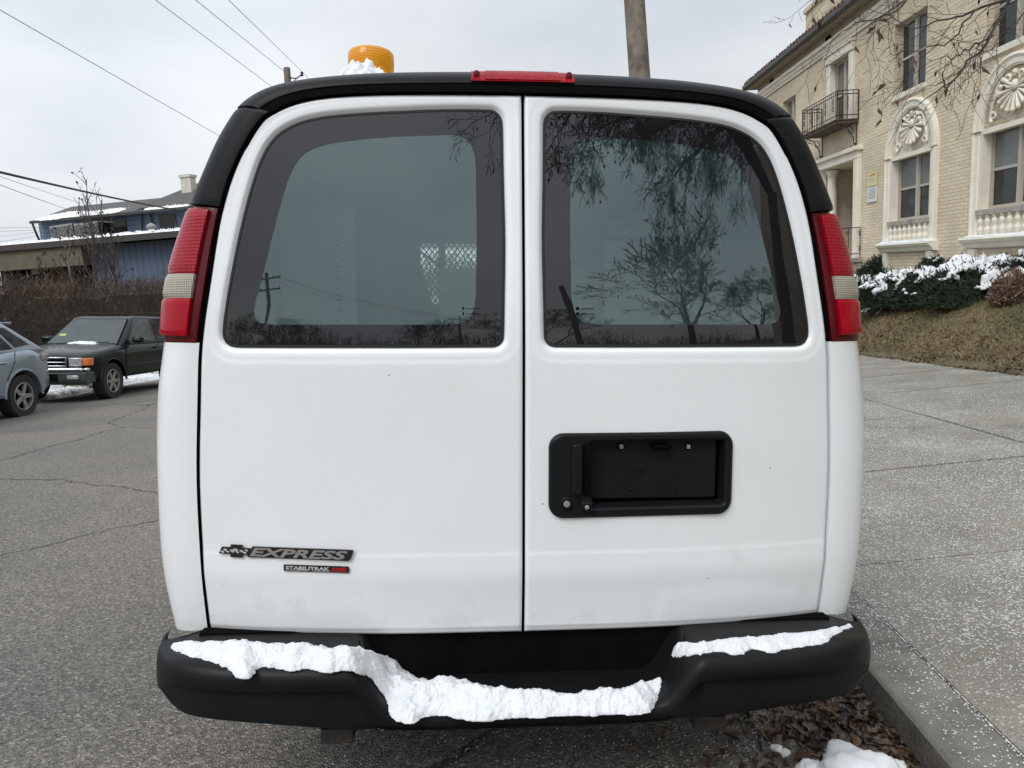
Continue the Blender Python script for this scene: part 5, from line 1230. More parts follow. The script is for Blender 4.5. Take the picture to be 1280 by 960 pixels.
# stone surround with arch, relief shell, sill and balustrade
base_v = (fac(1131, 309)[1]+fac(1250, 302)[1])/2
def arch_surround(c_):
    s = MB(); wi, wo = hwid+.02, hwid+.27; vs0 = vt_; 
    topA = fac(1138, 124)[1]; ri = (topA-vs0)-.20; 
    def arcp(r_w, r_h, y, n_=24): return [Vector((c_+r_w*math.cos(PI*i/n_), y, vs0+r_h*math.sin(PI*i/n_))) for i in range(n_+1)]
    ro_h = topA-vs0; ri_h = ro_h-.24
    def full(r_w, r_h, y): return [Vector((c_+r_w, y, base_v+.12))]+arcp(r_w, r_h, y)+[Vector((c_-r_w, y, base_v+.12))]
    s.loops([full(wo, ro_h, -.0), full(wo, ro_h, .09), full(wo-.05, ro_h-.05, .11), full(wo-.10, ro_h-.10, .075), full(wi+.05, ri_h+.04, .075), full(wi+.03, ri_h+.02, .05), full(wi, ri_h, .05), full(wi, ri_h, -.10)], False)
    so = s.build('window_surround', M['stone'], H, smooth=True, angle=30)
    for sx_ in (-1, 1): l2 = MB(); l2.box(*sorted((c_+sx_*(hwid-.004), c_+sx_*(hwid-.03))), -.16, .048, vb, vt_); l2.build('jamb', M['stone'], so)
    jn = MB()
    for sx_ in (-1, 1):
        jn.box(c_+sx_*(wi+wo)/2-.14, c_+sx_*(wi+wo)/2+.14, .06, .113, vs0-.008, vs0+.008)
    for a in (R(50), R(130)): 
        p_ = Vector((c_+wo*math.cos(a), .10, vs0+ro_h*math.sin(a))); q_ = Vector((c_+wi*math.cos(a), .07, vs0+ri_h*math.sin(a))); jn.tube([p_, q_], .009, 4)
    jn.build('stone_joint', M['greystone'], so)
    # tympanum
    t = MB(); arc = arcp(wi, ri_h, .0); t.add([Vector((c_, .0, vs0))]+arc, [(0, i+1, i+2) for i in range(len(arc)-1)]); t.box(c_-wi, c_+wi, -.12, .05, vs0-.07, vs0+.03)
    to = t.build('tympanum', M['stone'], so)
    sh = MB(); cv = vs0+ri_h*.40; hubv = vs0+ri_h*.62
    for k in range(13):
        a = R(-90+(k-6)*21); L_ = ri_h*(.40 if abs(k-6) < 5 else .34); o = Vector((c_, .02, hubv)); e = o+Vector((math.cos(a)*L_*1.05, .02, math.sin(a)*L_*.98))
        sh.tube([o+(e-o)*.22, o+(e-o)*.6, e], [.012, .035, .052], 6)
        sh.lathe([(.055, -.01), (.05, .03), (.02, .05), (0, .055)], e, 'y', 8)
    for s_ in (-1, 1):
        # scrolls beside and above the shell
        for (cx_, cz_, R0, tn, st0) in ((.62*wi, .22*ri_h, .115, 2.2, -1.2), (.52*wi, .62*ri_h, .10, 2.0, 2.4), (.20*wi, .80*ri_h, .09, 2.0, .6)):
            P = []
            for i in range(22): a = st0+tn*PI*i/21; r_ = R0*(1-.8*i/21); P.append(Vector((c_+s_*(cx_+r_*math.cos(a)), .03, vs0+cz_+r_*math.sin(a))))
            sh.tube(P, [.034*(1-.4*i/22) for i in range(22)], 6)
        P = [Vector((c_+s_*x_*wi, .025, vs0+z_*ri_h)) for x_, z_ in ((.74, .16), (.70, .40), (.60, .55), (.55, .72), (.38, .84), (.26, .78))]
        sh.tube([Vector(p_) for p_ in cr([tuple(p_) for p_ in P], 4)], .030, 6)
    sh.lathe([(.10, 0), (.10, .05), (.05, .08), (0, .09)], (c_, .0, hubv+.05), 'y', 10); sh.lathe([(.07, 0), (.07, .05), (0, .08)], (c_, .0, vs0+ri_h*.88), 'y', 10)
    sh.build('shell_relief', M['stone'], so, smooth=True, angle=60)
    # grey sill, balustrade, base shelf
    q = MB(); q.box(c_-hwid-.02, c_+hwid+.02, -.14, .115, vb-.13, vb-.005); q.build('sill', M['greystone'], so, bevel=.01)
    q = MB(); q.box(c_-hwid-.02, c_+hwid+.02, -.02, .03, base_v+.1, vb-.13); q.build('balustrade_panel', M['stone'], so)
    nb_ = 8
    for i in range(nb_):
        x_ = c_-hwid+(i+.5)*2*hwid/nb_; h0, h1 = base_v+.12, vb-.13; hh = h1-h0
        pr_ = [(.055, 0), (.055, .06), (.035, .09), (.04, .14), (.075, .30), (.07, .38), (.035, .50), (.04, .56), (.07, .68), (.065, .78), (.035, .88), (.05, .93), (.055, .97), (.055, 1)]
        q = MB(); q.lathe([(r_, h_*hh) for r_, h_ in pr_], (x_, .055, h0), n=10); q.build('baluster', M['stone'], so, smooth=True, angle=50)
    q = MB(); q.prism([(-.0, base_v+.12), (.24, base_v+.12), (.26, base_v+.08), (.22, base_v+.02), (.16, base_v-.02), (.12, base_v-.10), (.0, base_v-.12)], c_-wo-.08, c_+wo+.08, 'x'); q.build('base_shelf', M['stone'], so)
    for s_ in (-1, 1): q = MB(); q.box(c_+s_*(hwid+.12)-.12, c_+s_*(hwid+.12)+.12, .0, .10, V_bot, base_v-.12); q.build('base_pier', M['stone'], so)
for c_ in cents: arch_surround(c_)
# snow on the first base shelf
snow_blob('snow_patch', [(cA-1.2, .02), (cA-1.2, .24), (cA-.2, .23), (cA+.8, .24), (cA+1.2, .2), (cA+1.2, .03)], lambda x, y: base_v+.12, .05, 'snow line on the stone shelf under the farther arched window', 'snow', BM, step=.03, seed=41)
snow_blob('snow_patch', [(cB-1.2, .02), (cB-1.2, .22), (cB-.2, .2), (cB+.8, .24), (cB+1.2, .2), (cB+1.2, .03)], lambda x, y: base_v+.12, .03, 'snow line on the stone shelf under the nearer arched window', 'snow', BM, step=.03, seed=43)
# cornice, soffit, gutter, tiled roof
q = MB(); q.prism([(-.01, V_corn-.0), (.05, V_corn), (.05, V_corn+.07), (.10, V_corn+.10), (.11, V_corn+.18), (.17, V_corn+.21), (.18, V_corn+.30), (-.01, V_corn+.30)], U_near, U_far+.1, 'x'); q.build('cornice', M['stone'], H)
Ve = fac(1000, 62, .95)[1]; print('eave v', Ve, V_corn)
Ve = 6.72; OV = .42
q = MB(); q.box(U_near, U_far+OV, .02, OV, Ve-.02, Ve+.04); q.box(U_far, U_far+OV, -6, .02, Ve-.02, Ve+.04); q.box(U_near, U_far, -.3, 0.02, V_corn-.02, Ve+.04); q.build('soffit', M['soffit'], H)
q = MB(); q.prism([(OV-.04, Ve-.03), (OV+.04, Ve-.03), (OV+.08, Ve+.04), (OV+.08, Ve+.16), (OV-.04, Ve+.12)], U_near, U_far+OV+.06, 'x'); q.build('gutter', M['gutter'], H)
q = MB()
q.add([(U_near, OV+.03, Ve+.12), (U_far+OV, OV+.03, Ve+.12), (U_far-5, -5.5, Ve+2.4), (U_near, -5.5, Ve+2.4), (U_far+OV, -12, Ve+.12)], [(0, 1, 2, 3), (1, 4, 2)])
u_ = U_near+.1
while u_ < U_far+OV-.05:
    t_ = min(1, (U_far+OV-u_)/5.4); e_ = Vector((u_, OV+.05-5.5*t_, Ve+.15+2.28*t_)); q.tube([(u_, OV+.07, Ve+.17), tuple(e_)], [.085, .08], 8); u_ += .26
q.build('tiled_roof', M['tile'], H, smooth=True)
cu0 = fac(1023, 12, -2.5)[0]; cu1 = fac(1060, 12, -2.5)[0]
q = MB(); q.box(cu1, cu0, -3.1, -2.0, Ve, fac(1040, 2, -2.5)[1]); q.box(cu1-.08, cu0+.08, -3.18, -1.92, fac(1040, 2, -2.5)[1], fac(1040, 2, -2.5)[1]+.16); q.build('chimney', M['brick'], H)
for k in range(5):
    u_ = U_far+.1-k*1.15; L_ = rnd.uniform(.35, .6)
    snow_blob('snow_patch', [(u_-L_, .25), (u_-L_*.6, .44), (u_, .46), (u_+L_*.8, .42), (u_+L_, .2), (u_, -.1)], lambda x, y: Ve+.22+(.46-y)*.41, .09, ['snow clump on the roof edge at the far corner of the brick house', 'snow clump on the brick house roof edge, second from the far corner', 'snow clump on the brick house roof edge, third from the far corner', 'snow clump on the brick house roof edge, fourth from the far corner', 'snow clump on the brick house roof edge nearest the chimney'][k], 'snow', BM, step=.05, seed=50+k)
# small attic vents under the eave
for px, py in ((1036, 53), (965, 103)):
    u_, v_ = fac(px, py); q = MB(); q.box(u_-.2, u_+.2, .021, .03, V_corn+.36, V_corn+.52); q.build('attic_vent', M['gap'], H)
# balcony door with stone surround
q = MB(); b0, b1 = bd[1], bd[0]
q.box(b0-.22, b0+.02, -.1, .09, bdb, bdt+.02); q.box(b1-.02, b1+.22, -.1, .09, bdb, bdt+.02); q.box(b0-.26, b1+.26, -.1, .13, bdt+.02, bdt+.26); q.box(b0-.30, b1+.30, -.1, .18, bdt+.26, bdt+.32)
q.build('balcony_door_surround', M['stone'], H, bevel=.015)
sash(b0+.02, b1-.02, bdb+.002, bdt-.002, -.12, pairs=2, name='balcony_door')
# balcony
q0 = fac(1003, 175, .9); q1 = fac(1072, 152, .9); bu0, bu1 = q1[0], q0[0]; bu0, bu1, bv, rt_v = 2.68, 5.2, 3.63, 4.53
print('balcony', bu0, bu1, bv, rt_v)
q = MB(); q.box(bu0, bu1, 0, .65, bv, bv+.08); q.box(bu0-.03, bu1+.03, .0, .68, bv+.08, bv+.11)
q.build('balcony_floor', mat('rusty_dark_iron', (.05, .035, .028), .8, (.12, .09, .07), 8, bump=.4), H)
q = MB(); r_ = .013
for (a, b_) in (((bu0, .63), (bu1, .63)), ((bu0, .02), (bu0, .63)), ((bu1, .02), (bu1, .63))):
    for v_ in (rt_v, rt_v-.10, bv+.22): q.tube([(a[0], a[1], v_), (b_[0], b_[1], v_)], .014, 5)
    n_ = int((Vector(a)-Vector(b_)).length/.13)
    for i in range(n_+1):
        f_ = i/n_; x_, y_ = a[0]+(b_[0]-a[0])*f_, a[1]+(b_[1]-a[1])*f_; q.tube([(x_, y_, bv+.12), (x_, y_, rt_v)], .0085 if 0 < i < n_ else .02, 4)
        if i % 4 == 2:
            for zc in (bv+.45, rt_v-.25): q.tube([Vector((x_+.055*math.cos(t), y_, zc+.09*math.sin(t))) for t in [k*PI/5 for k in range(11)]], .007, 4)
q.build('balcony_railing', M['iron'], H)
def scroll(q, c_, R0, ax, sgn=1, turns=2.2, st0=0, r_=.012):
    P = []
    for i in range(26): a = st0+turns*PI*i/25*sgn; rr_ = R0*(1-.78*i/25); P.append(Vector(c_)+Vector((0, rr_*math.cos(a), rr_*math.sin(a)) if ax == 'x' else (rr_*math.cos(a), 0, rr_*math.sin(a))))
    q.tube(P, r_, 5)
for u_ in (bu0+.08, bu1-.08):
    q = MB(); q.tube([(u_, .03, bv-.85), (u_, .03, bv)], .018, 5); q.tube([(u_, .60, bv), (u_, .32, bv-.08), (u_, .12, bv-.4), (u_, .04, bv-.8)], .016, 5)
    scroll(q, (u_, .22, bv-.22), .15, 'x'); scroll(q, (u_, .10, bv-.62), .10, 'x', -1); scroll(q, (u_, .45, bv-.12), .08, 'x'); q.build('balcony_bracket', M['iron'], H)
# entrance: stone frame, columns, recess, stoop, railing
e0, e1 = pt[1], pt[0]
q = MB(); q.box(e0-.26, e0+.02, -.12, .12, ptb-.1, ptt+.02); q.box(e1-.02, e1+.26, -.12, .12, ptb-.1, ptt+.02); q.box(e0-.26, e1+.26, -.12, .13, ptt+.02, ptt+.24); q.box(e0-.34, e1+.34, -.12, .22, ptt+.24, ptt+.36)
q.build('entrance_surround', M['stone'], H, bevel=.02)
for u_ in (e0+.22, e1-.22):
    q = MB(); hh = ptt-ptb-.02; q.lathe([(.19, 0), (.19, .08), (.165, .14), (.155, .2), (.16, hh*.4), (.14, hh-.3), (.135, hh-.22), (.17, hh-.18), (.15, hh-.14), (.20, hh-.06), (.20, hh)], (u_, -.22, ptb), n=20); q.build('column', M['stone'], H, smooth=True, angle=40)
q = MB(); q.box(e0, e1, -2.25, -2.2, V_bot, ptt); q.build('inner_doorway', M['door'], H)
q = MB(); q.box(e0-.45, e1+.6, 0, 1.5, ptb-.14, ptb-.02); q.box(e0-.40, e1+.5, 0.0, 1.42, V_bot, ptb-.14); q.box(e0, e1, -2.2, 0, ptb-.14, ptb-.02); q.build('stoop', M['greystone'], H)
q = MB()
rz = fac(1060, 290, 1.35)[1]
for (a, b_) in (((e0-.35, 1.4), (e1+.5, 1.4)), ((e0-.35, .05), (e0-.35, 1.4))):
    for v_ in (ptb+.85, ptb+.10): q.tube([(a[0], a[1], v_), (b_[0], b_[1], v_)], .014, 5)
    n_ = int((Vector(a)-Vector(b_)).length/.32)
    for i in range(n_+1): f_ = i/n_; x_, y_ = a[0]+(b_[0]-a[0])*f_, a[1]+(b_[1]-a[1])*f_; q.tube([(x_, y_, ptb), (x_, y_, ptb+.85)], .011, 4); scroll(q, (x_+.08, y_, ptb+.68), .08, 'y', 1, 2.2, 0, .009); scroll(q, (x_+.08, y_, ptb+.28), .08, 'y', -1, 2.2, 0, .009)
q.build('stoop_railing', M['iron'], H)
snow_blob('snow_patch', [(e0-.4, .3), (e0-.4, 1.45), (e1+.3, 1.45), (e1+.4, .8), (e0+.8, .7)], lambda x, y: ptb-.02, .04, 'thin snow on the stoop edge by the house entrance', 'snow', BM, step=.04, seed=61)
# notice boards
def board(px0, px1, py0, py1, label, m, lines, cols_=None, name='notice_board'):
    u1, v1 = fac(px0, py0); u0, _ = fac(px1, py0); v0 = fac((px0+px1)/2, py1)[1]; v1 = fac((px0+px1)/2, py0)[1]
    q = MB(); q.box(u0, u1, .012, .035, v0, v1); o = q.build(name, m, None, BM); tag(o, label, 'sign')
    q = MB(); hh = v1-v0; ww = u1-u0
    for (f0_, f1_, a0_, a1_, k) in lines: q.mi = k; q.box(u0+ww*a0_, u0+ww*a1_, .036, .038, v0+hh*f0_, v0+hh*f1_)
    q.build('print', [M['greytext'], M['printred'], M['printdark']], None, None).parent = o
M['printred'] = mat('faded_orange_print', (.55, .22, .06), .6, (.5, .2, .05), 9); M['printdark'] = mat('grey_print', (.2, .2, .2), .6, (.25, .25, .25), 9)
M['signy'] = mat('yellow_sign', (.62, .56, .28), .5, (.68, .62, .36), 6); M['signw'] = mat('white_sign', (.68, .68, .67), .5, (.74, .74, .73), 6)
board(1086, 1097.5, 215, 232.5, 'small yellow sign on brick above the white notice', M['signy'], [(.72, .90, .2, .42, 1), (.72, .84, .46, .60, 1), (.72, .84, .64, .80, 1), (.5, .56, .15, .85, 0), (.38, .44, .2, .8, 0)])
board(1086, 1097.5, 233.5, 252, 'white notice on brick beside the entrance, below the yellow sign', M['signw'], [(.85-.09*k, .88-.09*k, .12+.02*(k % 3), .88-.03*(k % 2), 2) for k in range(8)])
# ================================================================== SHRUBS with snow caps
M['drygrass'] = mat('dry_stems', (.16, .10, .07), .9, (.26, .18, .13), 6)
M['yew'] = mat('dark_evergreen', (.010, .020, .009), .8, (.028, .045, .020), 5)
def shrub(px, py, Y, sx_, sz_, label, seed, snow=.5, m='yew', n=5200):
    p = at_y(px, py, Y)-Vector((0, 0, .05)); sz_ -= .03; t = thing('evergreen_shrub', upright(p), label, 'shrub', None); rr = random.Random(seed)
    def shape(a, b_): return 1+.22*fbm(math.cos(a)*1.6+seed, math.sin(a)*1.6, b_*2, 3)
    q = MB(); N = 22
    q.grid([[Vector((sx_*.86*math.cos(b_)*math.cos(a)*shape(a, b_), sx_*.62*math.cos(b_)*math.sin(a)*shape(a, b_), sz_*.9*(math.sin(b_))*shape(a, b_))) for a in [2*PI*i/N for i in range(N+1)]] for b_ in [PI/2*j/9 for j in range(10)]])
    q.build('core', M[m], t)
    q = MB()
    for i in range(n):
        a = rr.uniform(0, 2*PI); b_ = math.asin(rr.random()); r_ = rr.uniform(.84, 1.10)*shape(a, b_)
        o = Vector((sx_*math.cos(b_)*math.cos(a)*r_, sx_*.72*math.cos(b_)*math.sin(a)*r_, sz_*math.sin(b_)*r_)); d_ = (o.normalized()+Vector((rr.gauss(0, .5), rr.gauss(0, .5), rr.gauss(.2, .4)))).normalized()*rr.uniform(.05, .13)
        sd = d_.orthogonal().normalized()*rr.uniform(.012, .025); sd.rotate(Matrix.Rotation(rr.uniform(0, 6), 3, d_.normalized())); q.add([o-sd, o+sd, o+d_], [(0, 1, 2)])
    q.build('foliage', M[m], t)
    if snow:
        q = MB(); NA, NB = 72, 26; hh = {}
        def sp(i, j):
            a = 2*PI*i/NA; b_ = .12+(PI/2-.12)*j/NB; off = .05+.10*fbm(math.cos(a)*3+seed, math.sin(a)*3, b_*5, 4)
            r_ = (1.03+off)*shape(a, b_); drop = .10*fbm(math.cos(a)*9+seed, math.sin(a)*9, b_*9, 3)
            return Vector((sx_*math.cos(b_)*math.cos(a)*r_, sx_*.72*math.cos(b_)*math.sin(a)*r_, sz_*math.sin(b_)*r_+drop*.5))
        V_ = [sp(i, j) for j in range(NB+1) for i in range(NA)]; F_ = []
        for j in range(NB):
            for i in range(NA):
                a = 2*PI*(i+.5)/NA; b_ = .12+(PI/2-.12)*(j+.5)/NB
                m_ = fbm(math.cos(a)*2.6+seed*3, math.sin(a)*2.6, b_*2.2, 5)*1.1+fbm(math.cos(a)*13, math.sin(a)*13, b_*13+seed, 2)*.28+(b_-1.0)*1.5+(snow-.5)*1.0
                if m_ > 0: F_.append((j*NA+i, j*NA+(i+1) % NA, (j+1)*NA+(i+1) % NA, (j+1)*NA+i))
        if F_:
            q.add(V_, F_); used = sorted(set(k for f in F_ for k in f)); mp_ = {k: n_ for n_, k in enumerate(used)}
            q.v = [q.v[k] for k in used]; q.f = [tuple(mp_[k] for k in f) for f in q.f]
            so_ = q.build('snow_cover', M['snow'], t, smooth=True, angle=80); md = so_.modifiers.new('thickness', 'SOLIDIFY'); md.thickness = .045; md.offset = -1
            tag(so_, kind='stuff')
shrub(1078, 377, 18.6, .62, 0.63, 'small dark evergreen shrub with thin snow right beside the tail light', 1, .5)
shrub(1122, 379, 17.2, 1.05, 0.75, 'evergreen shrub with the thickest snow, below the farther arched window', 2, 1.0)
shrub(1172, 380, 16.0, 1.05, 0.78, 'dark evergreen shrub with patchy snow between the two arched windows', 3, .6)
shrub(1225, 378, 14.8, 1.15, 0.87, 'large evergreen shrub with snow below the nearer arched window', 4, .8)
shrub(1292, 372, 14.2, .85, 0.85, 'snow free evergreen shrub at the right edge of the picture', 5, .15)
shrub(1272, 374, 13.2, .42, 0.53, 'brown dried shrub at the right edge in front of the evergreens', 6, .1, m='drygrass')
shrub(1110, 352, 20.0, .8, 0.70, 'dark snow free shrub beside the house stoop', 7, 0)
shrub(1182, 338, 17.2, .6, 0.41, 'sparse evergreen tuft close to the brick wall between the windows', 8, .1, n=2200)
G = 'snow bits left on the lawn'
for k, (px, py, w_) in enumerate(((1086, 388, .16), (1104, 386, .08), (1078, 391, .06), (1195, 376, .2), (1246, 373, .22), (1268, 374, .3), (1098, 392, .05))):
    z = 1.9; 
    for _ in range(12):
        d_ = ray(px, py); p = CAM+d_*((z-CH)/d_.z) if abs(d_.z) > 1e-4 else at_y(px, py, 15)
        if not (5 < p.y < 30): p = at_y(px, py, 14.5)
        z = terr(p.x, p.y)
    p = at_y(px, py, 14.5 if px > 1150 else 17); 
    w_ *= .62
    best = min((abs((at_y(px, py, 8+.1*i)).z-terr(at_y(px, py, 8+.1*i).x, 8+.1*i)), 8+.1*i) for i in range(160)); p = at_y(px, py, best[1]); p.z = terr(p.x, p.y)
    snow_blob('snow_patch', [(-w_, 0), (-w_*.3, -w_*.6), (w_*.7, -w_*.4), (w_, .1*w_), (w_*.2, w_*.6)], lambda x, y, p=p: terr(p.x+x, p.y+y)-p.z+.03, .05, ['largest snow bit on the lawn near the tail light', 'snow bit on the lawn just right of the largest near the tail light', 'snow bit on the lawn touching the tail light edge', 'snow bit at the foot of the patchy snowy shrub', 'snow bit on the lawn before the large snowy shrub', 'snow bit under the brown dried shrub', 'tiny lowest snow bit on the lawn near the tail light'][k], 'snow', frame(p), step=.02, seed=80+k)
# ================================================================== BLUE HOUSE (left, across the street)
def M_siding(name, c1, c2, vert):
    m, n, l, b = nt(name); tc = n.new('ShaderNodeTexCoord'); w = n.new('ShaderNodeTexWave'); w.wave_type = 'BANDS'; w.bands_direction = 'X' if vert else 'Z'; w.wave_profile = 'SAW'; w.inputs['Scale'].default_value = 1.0 if vert else 1.6; w.inputs['Distortion'].default_value = 0
    l.new(tc.outputs['Object'], w.inputs['Vector']); r = n.new('ShaderNodeValToRGB'); e = r.color_ramp.elements
    e[0].position = 0; e[0].color = (*[q*.35 for q in c1], 1); e[1].position = .10; e[1].color = (*c1, 1); e.new(1.0).color = (*c2, 1); l.new(w.outputs['Fac'], r.inputs['Fac'])
    t = n.new('ShaderNodeTexNoise'); t.inputs['Scale'].default_value = 1.2; t.inputs['Detail'].default_value = 8; l.new(tc.outputs['Object'], t.inputs['Vector']); r2 = n.new('ShaderNodeValToRGB'); r2.color_ramp.elements[0].position = .3; r2.color_ramp.elements[0].color = (.78, .78, .78, 1); r2.color_ramp.elements[1].color = (1.1, 1.1, 1.1, 1); l.new(t.outputs['Fac'], r2.inputs['Fac'])
    mx = n.new('ShaderNodeMix'); mx.data_type = 'RGBA'; mx.blend_type = 'MULTIPLY'; mx.inputs['Factor'].default_value = 1; l.new(r.outputs['Color'], mx.inputs['A']); l.new(r2.outputs['Color'], mx.inputs['B']); l.new(mx.outputs['Result'], b.inputs['Base Color']); b.inputs['Roughness'].default_value = .75
    bp_ = n.new('ShaderNodeBump'); bp_.inputs['Distance'].default_value = .02; l.new(w.outputs['Fac'], bp_.inputs['Height']); l.new(bp_.outputs['Normal'], b.inputs['Normal'])
    return m
M['blue_h'] = M_siding('blue_lap_siding', (.145, .195, .285), (.185, .24, .34), False)
M['blue_v'] = M_siding('blue_board_siding', (.09, .125, .20), (.12, .16, .245), True)
M['shingle'] = mat('grey_shingle', (.06, .058, .056), .9, (.11, .105, .10), 12, bump=.4)
M['redwall'] = mat('dark_red_wall', (.11, .028, .022), .8, (.14, .035, .028), 4)
M['beige'] = mat('beige_paint', (.10, .088, .062), .8, (.135, .118, .085), 3)
M['cream'] = mat('cream_render', (.50, .47, .40), .85, (.62, .58, .50), 5)
Yb = 31.0
Pb = at_y(100, 371, Yb); yawb = -math.atan(.26)
HB = upright(Pb, yawb); HI_ = HB.inverted()
def hb(px, py, off=0):
    a = HI_ @ CAM; b_ = HI_ @ (CAM+ray(px, py)); t = (off-a.y)/(b_.y-a.y); p = a+(b_-a)*t; return p.x, p.z
B = thing('blue_house', HB, 'blue sided house with flat snowy porch roof behind the hedge', 'building')
# lower block: front plane y=0, flat roof edge
xl = hb(-60, 320)[0]; xr_ = hb(330, 290)[0]; vr = (hb(220, 290)[1]+hb(100, 302)[1])/2; print('blue roof v', vr, hb(10, 311)[1], hb(220, 290)[1])
xs0 = hb(118, 330)[0]
q = MB(); q.box(xs0, xr_, 0, 6, -5, vr-.25); q.build('lower_wall', M['blue_v'], B)
q = MB(); q.box(xl, xr_+.3, -.7, 6.5, vr-.14, vr); q.build('flat_roof', M['shingle'], B)
q = MB(); q.box(xl, xr_+.32, -.74, -.70, vr-.24, vr+.01); q.build('fascia', M['gutter'], B)
q = MB(); q.box(xl, xs0+.02, -.6, .0, vr-1.05, vr-.24); q.build('porch_beam', M['beige'], B)
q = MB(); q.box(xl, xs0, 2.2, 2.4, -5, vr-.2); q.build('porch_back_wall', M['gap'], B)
xr0, xr1 = hb(33, 340)[0], hb(62, 340)[0]; q = MB(); q.box(xr0, xr1, 1.2, 1.4, -5, vr-.2); q.build('red_wall', M['redwall'], B)
u_, v_ = hb(45, 339, 1.2); q = MB(); q.box(u_-.2, u_+.2, 1.15, 1.19, v_-.14, v_+.14); q.build('wall_box', M['cream'], B)
# thick snow sheet over the flat roof
snow_blob('snow_patch', [(xl, -.6), (xl+3, -.66), (xl+7, -.6), (xr_-2, -.66), (xr_, -.5), (xr_, 1.2), (xl, 1.6)], lambda x, y: vr, .11, 'long sheet of snow on the flat porch roof of the blue house', 'snow', HB, step=.12, seed=70, amp=.5)
# upper storey
yu = 3.0; ux0 = hb(51, 300, yu)[0]; ux1 = hb(330, 280, yu)[0]; ve = (hb(60, 275, yu)[1]+hb(230, 262, yu)[1])/2
q = MB(); q.box(ux0, ux1, yu, yu+5, vr-.1, ve-.05); q.build('upper_wall', M['blue_h'], B)
q = MB(); ex0 = hb(39, 276, yu-.5)[0]; 
vridge = hb(140, 261, yu+1.5)[1]; ridx0 = hb(72, 262, yu+2)[0]
q.add([(ex0, yu-.5, ve), (ux1, yu-.5, ve), (ux1, yu+2.6, ve+.95), (ridx0+.3, yu+2.6, ve+.95), (ex0, yu+5.5, ve), (ux1, yu+5.5, ve)], [(0, 1, 2, 3), (0, 3, 4), (3, 2, 5, 4)])
gx = hb(222, 240, yu)[0]; q.add([(gx-2.2, yu-.3, ve+.15), (gx+3, yu-.3, ve+.15), (gx+3, yu+2.6, ve+1.75), (gx+.3, yu+2.6, ve+1.75), (gx-2.2, yu+2.6, ve+.9)], [(0, 1, 2, 3), (0, 3, 4)])
q.build('roof', M['shingle'], B)
q = MB(); q.box(ex0, ux1, yu-.62, yu-.5, ve-.12, ve+.0); q.tube([(ex0+.1, yu-.55, ve-.1), (ex0+.15, yu-.5, ve-.5), (ux0+.05, yu-.12, ve-.9), (ux0+.05, yu-.08, vr)], .05, 6); q.build('gutter', M['gutter'], B)
snow_blob('snow_patch', [(ex0+.2, yu-.45), (ex0+3, yu-.48), (hb(150, 262, yu)[0], yu-.45), (hb(148, 262, yu)[0], yu+.4), (hb(110, 262, yu)[0], yu+.25), (ex0+1.2, yu+.7)], lambda x, y: ve+(y-yu+.5)*.307+.02, .06, 'snow along the upper roof edge of the blue house', 'snow', HB, step=.07, seed=72)
snow_blob('snow_patch', [(hb(190, 262, yu)[0], yu-.45), (hb(240, 262, yu)[0], yu-.45), (hb(240, 262, yu)[0], yu+.0), (hb(200, 262, yu)[0], yu+.15)], lambda x, y: ve+(y-yu+.5)*.307+.02, .05, 'short snow patch on the blue house upper roof nearest the van', 'snow', HB, step=.07, seed=73)
w0, w1 = hb(200, 270, yu)[0], hb(218, 270, yu)[0]; v0, v1 = hb(209, 288, yu)[1], hb(209, 271, yu)[1]
q = MB(); q.box(w0-.08, w1+.08, yu-.06, yu+.0, v0-.08, v1+.08); wn_ = q.build('window', M['beige'], B); q = MB(); q.box(w0, w1, yu-.075, yu-.06, v0, v1); q.build('pane', M['hglass'], wn_)
w0, w1 = hb(136, 270, yu)[0], hb(157, 270, yu)[0]; v0, v1 = hb(147, 290, yu)[1], hb(147, 275, yu)[1]
q = MB(); q.box(w0, w1, yu-.05, yu, v0, v1); q.build('window', M['hglass'], B)
c0, c1 = hb(229, 240, yu+1)[0], hb(246, 240, yu+1)[0]; v0, v1 = hb(237, 262, yu+1)[1], hb(237, 218, yu+1)[1]
q = MB(); q.box(c0, c0+(c1-c0)*.72, yu+.9, yu+1.3, v0-.8, v1-.12); q.box(c0-.05, c0+(c1-c0)*.72+.05, yu+.85, yu+1.35, v1-.12, v1); q.build('chimney', M['cream'], B)
q = MB()
for px in (180, 190): a = hb(px, 268, yu); b_ = hb(px+1, 284, yu); q.tube([(a[0], yu-.1, ve-.05), (b_[0]+.2*(px-185)/10, yu-.1, vr+.5)], .04, 5)
q.build('downpipe', M['gutter'], B)
# air conditioning units on the flat roof
M['acgrey'] = mat('grey_metal_housing', (.20, .20, .19), .6, (.28, .28, .27), 8); 
def acunit(px0, px1, py0, py1, y, tiltd, label):
    a = hb(px0, py1, y); b_ = hb(px1, py0, y); w_ = b_[0]-a[0]; h_ = b_[1]-vr
    t = thing('air_conditioner', HB @ Matrix.Translation((a[0], y, vr+.02)) @ Matrix.Rotation(R(tiltd), 4, 'Y'), label, 'air conditioner', 'rooftop units on the blue house')
    q = MB(); q.box(0, w_, 0, .9, 0, h_); q.build('housing', M['gap'], t)
    q = MB(); n_ = 16
    for i in range(n_+1): x_ = w_*i/n_; q.box(x_-.012, x_+.012, -.03, .0, .04, h_-.04)
    for z_ in (0, h_-.05): q.box(-.02, w_+.02, -.035, .0, z_, z_+.05)
    q.box(-.02, w_+.02, -.03, .92, h_, h_+.03); q.build('grille', M['acgrey'], t)
acunit(66, 91, 282, 299, 1.0, -3, 'louvred air conditioner on the flat roof, farther left')
acunit(96, 122, 279, 297, 1.0, -2, 'louvred air conditioner on the flat roof, next to the saplings')
